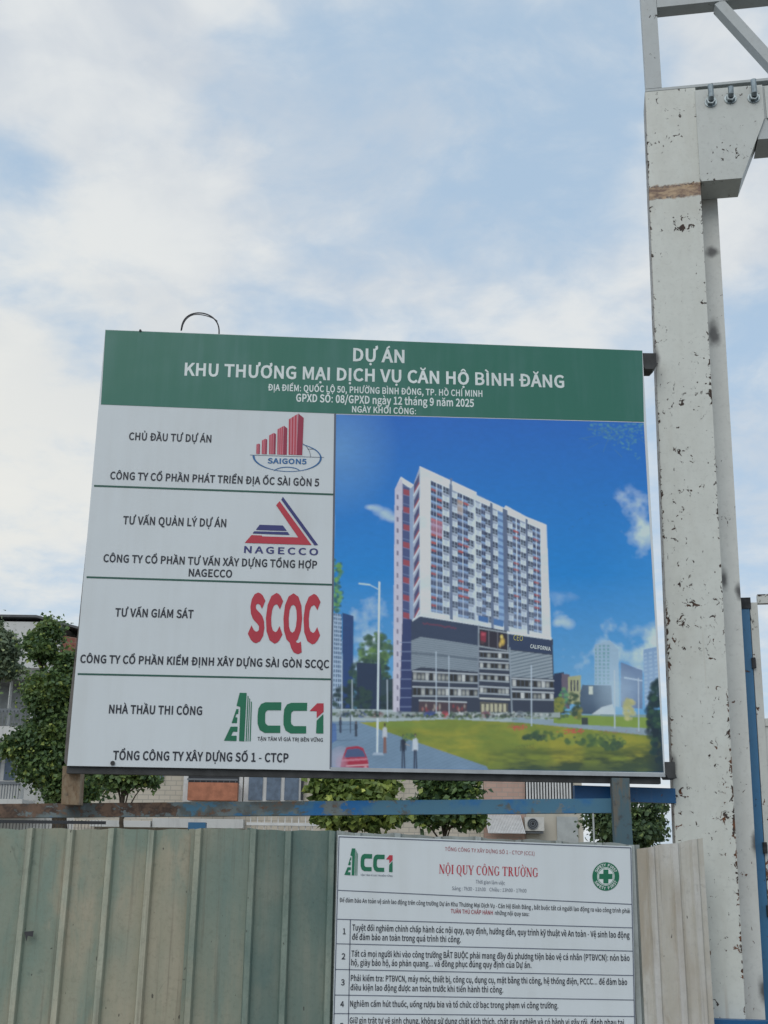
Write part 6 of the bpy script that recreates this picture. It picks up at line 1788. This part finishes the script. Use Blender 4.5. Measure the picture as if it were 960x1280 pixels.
# blue post beside the column and the white gate leaf
bpost = empty('blue_post', PF @ Vector((0.42, 0.33, 0)), 'slim blue steel post standing between the white column and the gate leaf', 'post')
def tmp_local(name, mat, parent, fn, bevel=0.003):
    b = MB(PF); fn(b); return b.build(name, mat, parent, bevel=bevel)
tmp_local('shaft', M['post_blue'], bpost, lambda b: lbox(b, 0.404, 0.462, 0.308, 0.36, 0.0, 3.06))
tmp_local('cap', M['weld_burn'], bpost, lambda b: lbox(b, 0.398, 0.470, 0.303, 0.365, 3.02, 3.082), 0.008)
for z in (1.10, 1.45, 1.76, 2.72):
    tmp_local('hinge', M['weld_burn'], bpost, lambda b: b.tube([(lean_x(0.466, z), 0.30, z - 0.028), (lean_x(0.466, z), 0.30, z + 0.028)], 0.012, 10), 0.0)
gate = empty('gate_leaf', PF @ Vector((1.2, 0.34, 0)), 'white steel gate leaf with open upper frame, beside the slim blue post', 'gate')
tmp_local('stile', M['gate_paint'], gate, lambda b: lbox(b, 0.466, 0.506, 0.312, 0.352, 0.1, 3.055))
tmp_local('top_rail', M['gate_paint'], gate, lambda b: lbox(b, 0.508, 2.6, 0.312, 0.352, 3.05, 3.10))
tmp_local('mid_rail', M['gate_paint'], gate, lambda b: lbox(b, 0.508, 2.6, 0.316, 0.35, 2.385, 2.425))
tmp_local('gate_sheet', M['gate_paint'], gate, lambda b: lbox(b, 0.508, 2.6, 0.325, 0.332, 0.12, 2.384))
tmp_local('stile', M['gate_paint'], gate, lambda b: lbox(b, 2.602, 2.645, 0.312, 0.352, 0.1, 3.1))
# bright blue sill at the foot of the column
zz0 = aty(905, 1275, 6.1).z
b = MB(PF); lbox(b, 0.03, 0.60, -0.075, -0.006, zz0 - 0.09, zz0)
tag(recentre(b.build('blue_crossbar', M['bright_blue'], bevel=0.004)), 'bright blue crossbar across the white column at the bottom right corner', 'steel bar')

# ================================================================== background: houses
def B3(px0, py0, px1, py1, y, dy=0.2):
    """box whose front face covers the photo rectangle at depth y"""
    a = aty(px0, py1, y); c_ = aty(px1, py0, y)
    return a.x, c_.x, y, y + dy, a.z, c_.z


def part(name, mat, parent, *args, **kw):
    b = MB(); b.box(*B3(*args, **kw)); return b.build(name, M[mat], parent)


HY = 45.0
gx = aty(-40, 1000, HY).x
house = empty('terraced_house', (-15, HY + 3, 0), 'tall white house with dark eaves and red brick gable, far left behind trees', 'house')
b = MB(); b.box(-21, aty(76, 800, HY).x, HY, HY + 9, 0, aty(20, 777, HY).z); b.build('wall', M['white_plaster'], house)
gx0 = aty(76, 800, HY).x; gz0 = aty(30, 777, HY).z; gx1 = aty(125, 800, HY).x; gz1 = aty(97, 787, HY).z
MB().box(gx0 + 0.01, gx1, HY + 0.08, HY + 9, 0, 8.6).build('wall', M['white_plaster'], house)
MB().prism([(gx0 + 0.01, 8.62), (gx1, 8.62), (gx1, gz1 - 0.45), (gx0 + 0.01, gz0 - 0.5)], HY + 0.05, HY + 9).build('gable_wall', M['red_brick'], house)
z_r = aty(20, 772, HY).z
MB().prism([(-21.4, z_r), (aty(46, 772, HY).x, z_r), (gx1 + 0.4, gz1 - 0.3), (gx1 + 0.4, gz1 - 0.22), (aty(46, 772, HY).x, z_r + 0.09), (-21.4, z_r + 0.09)], HY - 0.12, HY + 9.2).build('roof', M['roof_metal'], house)
part('eave_slab', 'grey_concrete', house, -160, 835, 52, 847, HY - 1.6, dy=1.58)
part('recess', 'pale_glass', house, -150, 848, 42, 905, HY - 0.06, dy=0.04)
for px in (-60, 7, 36):
    part('column', 'white_plaster', house, px, 848, px + 7, 908, HY - 1.4, dy=0.3)
part('balcony_slab', 'white_plaster', house, -160, 908, 30, 922, HY - 1.7, dy=1.6)
b = MB()
for i in range(40):
    px = -150 + i * 4.5
    b.box(*B3(px, 888, px + 1.0, 907, HY - 1.6, dy=0.03))
b.box(*B3(-155, 886, 29, 888, HY - 1.6, dy=0.05)); b.build('railing', M['rail_grey'], house)
part('soffit_shade', 'dark_opening', house, -150, 923, 26, 945, HY - 0.08, dy=0.04)  # upright dark strip standing in for the shade under the balcony slab
wf = part('window', 'white_paint', house, -60, 945, 26, 978, HY - 0.12, dy=0.08)
b = MB()
for px in (-56, -36, -16, 4): b.box(*B3(px, 948, px + 17, 975, HY - 0.16, dy=0.03))
b.build('shutter', M['blue_shutter'], wf)
part('pier', 'white_plaster', house, 25, 922, 31, 1000, HY - 1.5, dy=0.4)
b = MB()
for i in range(36):
    px = -100 + i * 3.5
    b.box(*B3(px, 980, px + 0.9, 999, HY - 1.6, dy=0.03))
b.box(*B3(-102, 977, 25, 980, HY - 1.6, dy=0.06)); b.build('railing', M['rail_grey'], house)
part('balcony_slab', 'white_plaster', house, -160, 999, 28, 1008, HY - 1.7, dy=1.6)

AY = 34.0
flats = empty('apartment_block', (-1.0, AY + 3, 0), 'long low beige tiled apartment block behind the fence, showing in the gap under the board', 'building')
zt = 6.6
xa, xb_, xc, xd = aty(96, 980, AY).x, aty(604, 980, AY).x, aty(656, 980, AY).x, aty(728, 1000, AY).x
MB().box(xa, xb_, AY, AY + 7, 0, zt).build('wall', M['beige_tile'], flats)
MB().box(xb_ + 0.01, xc, AY - 0.02, AY + 7, 0, zt).build('wall', M['pink_brick'], flats)['label'] = 'pink brick bay of the block'
MB().box(xc + 0.01, xd, AY + 0.02, AY + 7, 0, zt - 1.2).build('wall', M['cream_plaster'], flats)['label'] = 'cream plaster bay at the right end'
MB().box(xa - 0.3, xd + 0.3, AY - 0.3, AY + 7.3, zt + 0.01, zt + 0.22).build('roof', M['grey_concrete'], flats)
w1 = part('window', 'white_paint', flats, 228, 965, 304, 1002, AY - 0.14, dy=0.13)
part('pane', 'dark_opening', w1, 234, 968, 299, 998, AY - 0.17, dy=0.02)
part('window_box', 'orange_box', flats, 234, 978.5, 297, 1000, AY - 0.55, dy=0.34)
b = MB()
for i in range(9):
    b.box(*B3(235 + i * 7.4, 975, 235.6 + i * 7.4, 979, AY - 0.5, dy=0.03))
b.box(*B3(234, 973.6, 297, 975, AY - 0.5, dy=0.04)); b.build('box_rail', M['rail_grey'], flats)
w2_ = part('window', 'white_paint', flats, 304, 960, 380, 1003, AY - 0.10, dy=0.09)
for px in (310, 332.5, 355): part('shutter', 'blue_shutter', w2_, px, 964, px + 19, 1000, AY - 0.14, dy=0.03)
part('shutter', 'dark_opening', w2_, 375.5, 964, 380, 1000, AY - 0.13, dy=0.02)
part('ledge', 'white_plaster', flats, 190, 1024, 304, 1034, AY - 0.4, dy=0.38)
part('ledge', 'white_plaster', flats, 112, 1026, 188, 1033, AY - 0.5, dy=0.48)
part('window', 'blue_shutter', flats, 188, 960, 205, 975, AY - 0.08, dy=0.07)
w3 = part('window', 'dark_opening', flats, 657, 976, 716, 999, AY - 0.04, dy=0.05)
b = MB()
for i in range(16): b.box(*B3(658 + i * 3.6, 976, 659.4 + i * 3.6, 999, AY - 0.12, dy=0.03))
b.build('grille', M['white_paint'], w3)
part('shutter', 'grey_door', flats, 697, 1021, 722, 1060, AY - 0.05, dy=0.06)
# ribbed white awning
b = MB()
p0 = aty(606, 1018, AY - 0.1); p1 = aty(651, 1018, AY - 0.1); q0 = aty(600, 1041, AY - 1.2)
n = 24
for i in range(n):
    x0, x1 = p0.x + (p1.x - p0.x) * i / n, p0.x + (p1.x - p0.x) * (i + 0.62) / n
    b.hexa([(x0, AY - 1.2, q0.z), (x1, AY - 1.2, q0.z), (x1, AY - 1.16, q0.z), (x0, AY - 1.16, q0.z), (x0, AY - 0.1, p0.z), (x1, AY - 0.1, p0.z), (x1, AY - 0.06, p0.z), (x0, AY - 0.06, p0.z)])
b.hexa([(p0.x, AY - 1.155, q0.z - 0.01), (p1.x, AY - 1.155, q0.z - 0.01), (p1.x, AY - 1.12, q0.z - 0.01), (p0.x, AY - 1.12, q0.z - 0.01),
        (p0.x, AY - 0.055, p0.z - 0.01), (p1.x, AY - 0.055, p0.z - 0.01), (p1.x, AY - 0.03, p0.z - 0.01), (p0.x, AY - 0.03, p0.z - 0.01)])
b.build('awning', M['white_paint'], flats)
# air conditioners
def ac(px0, py0, px1, py1, label):
    x0, x1, y0, y1, z0, z1 = B3(px0, py0, px1, py1, AY - 0.42, dy=0.36)
    a = empty('air_conditioner', ((x0 + x1) / 2, AY - 0.24, z0), label, 'air conditioner')
    MB().box(x0, x1, y0, y1, z0, z1).build('casing', M['ac_white'], a, bevel=0.02)
    cx_, cz, r_ = x0 + (x1 - x0) * 0.40, (z0 + z1) / 2, (z1 - z0) * 0.40
    fo = MB().tube([(cx_, y0 - 0.004, cz), (cx_, y0 - 0.02, cz)], r_, 24).build('fan_grille', M['dark_opening'], a)
    b = MB()
    for rr in (0.35, 0.65, 0.95):
        pts_ = [(cx_ + r_ * rr * math.cos(2 * math.pi * i / 20), y0 - 0.028, cz + r_ * rr * math.sin(2 * math.pi * i / 20)) for i in range(21)]
        b.tube(pts_, 0.012, 5)
    b.build('grille_wire', M['rail_grey'], fo)
    MB().box(x0 + 0.02, x1 - 0.02, y0 + 0.05, AY - 0.01, z0 - 0.06, z0 - 0.01).build('shelf_bracket', M['rail_grey'], a)
ac(656.5, 1021.5, 680, 1038.5, 'cream outdoor air conditioner on the wall to the right of the ribbed awning')
# yard railing left and middle
yr = empty('yard_railing', (aty(350, 1030, 20).x, 20, 0), 'white yard railing with pointed pickets behind the fence, under the blue shutters', 'railing')
b = MB()
for i in range(10):
    px = 312 + i * 8.6
    x0, x1, y0, y1, z0, z1 = B3(px, 1022, px + 1.8, 1045, 20.0, dy=0.03)
    b.prism([(x0, 0.0), (x1, 0.0), (x1, z1 - 0.03), ((x0 + x1) / 2, z1 + 0.02), (x0, z1 - 0.03)], y0, y1)
b.build('pickets', M['white_paint'], yr)
b = MB(); b.box(*B3(308, 1029, 398, 1031.4, 19.95, dy=0.04)); b.build('crossrail', M['white_paint'], yr)
yr2 = empty('yard_railing', (aty(90, 1030, 20).x, 20, 0), 'dark yard railing of close pickets behind the fence at far left', 'railing')
b = MB()
for i in range(34):
    px = -10 + i * 4.1
    b.box(*B3(px, 1025, px + 1.6, 1045, 20.2, dy=0.03))
b.build('pickets', M['dark_opening'], yr2)
b = MB(); b.box(*B3(-14, 1026.5, 132, 1028.5, 20.15, dy=0.04)); b.build('crossrail', M['dark_opening'], yr2)
for o_, zt_ in ((yr, 0.0), (yr2, 0.0)):
    pass
x0, x1, y0, y1, z0, z1 = B3(741.6, 1018, 743.4, 1060, 16.0, dy=0.05)
pl_ = empty('thin_pole', ((x0 + x1) / 2, 16.02, 0), 'thin pale grey pole before the dark tree right of the rail end', 'pole')
MB().tube([((x0 + x1) / 2, 16.02, 0), ((x0 + x1) / 2, 16.02, aty(742, 985, 16).z)], 0.012, 8).build('shaft', M['grey_door'], pl_)


# ================================================================== trees
def leaves(b, rng, clumps, n, size, flat_=0.5):
    """n leaf-sized folded faces spread through ellipsoid clumps"""
    tot = sum(c_[3] * c_[4] * c_[5] for c_ in clumps)
    for (x, y, z, rx, ry, rz) in clumps:
        k_ = int(n * rx * ry * rz / tot) + 3
        for i in range(k_):
            v = Vector((rng.gauss(0, 0.52), rng.gauss(0, 0.52), rng.gauss(0, 0.52)))
            if rng.random() < 0.12: v *= 1.5
            p = Vector((x + v.x * rx, y + v.y * ry, z + v.z * rz))
            d = Vector((rng.gauss(0, 1), rng.gauss(0, 1), rng.gauss(0, 0.7) - 0.5)).normalized()
            nr = (Vector((0, 0, 1)) * flat_ + v * 0.5 + Vector((rng.gauss(0, .6), rng.gauss(0, .6), rng.gauss(0, .6)))).normalized()
            s = d.cross(nr)
            if s.length < 1e-3: continue
            s.normalize()
            L = size * rng.uniform(0.6, 1.35); w_ = L * rng.uniform(0.32, 0.5)
            fold = nr * (w_ * 0.35)
            a_ = b.bm.verts.new(p); c_ = b.bm.verts.new(p + d * L)
            l_ = b.bm.verts.new(p + d * L * 0.45 + s * w_ + fold); r_ = b.bm.verts.new(p + d * L * 0.45 - s * w_ + fold)
            b._face([a_, l_, c_]); b._face([a_, c_, r_])


def tree(label, y, blobs, n, size, mat, trunk_px, cat='tree', name='broadleaf_tree', group='trees and bushes behind the fence', trunk_r=0.14, sd=1, sub=7):
    """blobs: (px, py, rpx, rpy) of the crown as measured, each given its real depth and broken into clumps"""
    rng = random.Random(sd)
    bx = aty(trunk_px, 1080, y).x
    root = empty(name, (bx, y, 0), label, cat, group)
    clumps = []
    for (px, py, rx, ry) in blobs:
        c_ = aty(px, py, y); k_ = y / FPX * 1.04
        RX, RZ = rx * k_, ry * k_
        RY = RX * 0.9
        for i in range(sub + 5):
            th = rng.random() * 6.283; u_ = rng.uniform(-1, 1); q = rng.uniform(0.35, 0.85)
            sx_ = math.sqrt(1 - u_ * u_)
            s_ = rng.uniform(0.22, 0.44)
            clumps.append((c_.x + RX * q * sx_ * math.cos(th), c_.y + RY * q * sx_ * math.sin(th), c_.z + RZ * q * u_, RX * s_ * 1.15, RY * s_ * 1.15, RZ * s_))
    b = MB()
    leaves(b, rng, clumps, n, size)
    b.build('crown', mat, root, flip=False)
    b = MB()
    zc_ = sum(c_[2] for c_ in clumps) / len(clumps)
    xcm = sum(c_[0] for c_ in clumps) / len(clumps)
    top = Vector((xcm, y, zc_))
    pts_ = [Vector((bx, y, -0.05)), Vector((bx + (xcm - bx) * 0.25 + 0.05, y + 0.05, zc_ * 0.4)), Vector((bx + (xcm - bx) * 0.6 - 0.04, y, zc_ * 0.75)), top]
    b.tube(pts_, trunk_r, 9, trunk_r * 0.4)
    for c_ in rng.sample(clumps, min(12, len(clumps))):
        s0 = pts_[2] + (top - pts_[2]) * rng.random()
        e_ = Vector(c_[:3])
        b.tube([s0, s0 + (e_ - s0) * 0.5 + Vector((0, 0, 0.08 * (e_ - s0).length)), e_], trunk_r * 0.3, 6, trunk_r * 0.08)
    b.build('trunk', M['bark'], root, smooth=True)
    return root


tree('tall dense green tree beside the left edge of the board', 24.0,
     [(58, 806, 28, 26), (40, 812, 18, 20), (86, 838, 24, 28), (70, 868, 36, 32), (52, 925, 34, 30), (86, 920, 28, 40), (66, 970, 38, 34), (110, 965, 26, 40), (18, 936, 22, 16), (96, 880, 22, 55)],
     56000, 0.085, M['leaf_deep'], 80, trunk_r=0.2, sd=11)
tree('grey green thin tree cut by the left edge, before the white house', 27.0, [(4, 812, 22, 30), (-20, 790, 26, 26), (16, 838, 14, 12), (-14, 840, 24, 20)], 8000, 0.09, M['leaf_grey'], -20, sd=12)
tree('small leafy tree under the lower left corner of the board', 20.0, [(150, 976, 22, 15), (178, 972, 20, 12), (130, 960, 24, 22), (158, 955, 30, 14)], 4600, 0.085, M['leaf_deep'], 158, trunk_r=0.06, sd=13)
tree('bright yellow green bush above the rail below the middle of the board', 13.0, [(405, 985, 24, 20), (440, 978, 28, 20), (474, 985, 26, 20), (420, 1020, 26, 14), (462, 1022, 34, 14), (446, 1000, 40, 20)],
     5200, 0.085, M['leaf_bright'], 440, 'bush', 'leafy_bush', trunk_r=0.04, sd=14)
tree('darker green bush with long leaves left of the pink brick wall', 14.0, [(540, 984, 26, 18), (580, 982, 26, 16), (560, 1016, 36, 16), (592, 1022, 18, 14), (520, 1012, 22, 16)],
     5600, 0.08, M['leaf_deep'], 560, 'bush', 'leafy_bush', trunk_r=0.04, sd=15)
tree('dark tree with gaps of sky next to the foot of the white column', 28.0, [(765, 1022, 34, 24), (800, 1012, 28, 16), (818, 1026, 22, 22), (790, 1046, 44, 20), (828, 1000, 12, 8), (748, 1000, 20, 18)],
     5200, 0.11, M['leaf_dark'], 785, trunk_r=0.14, sd=16)

bpy.context.view_layer.update()
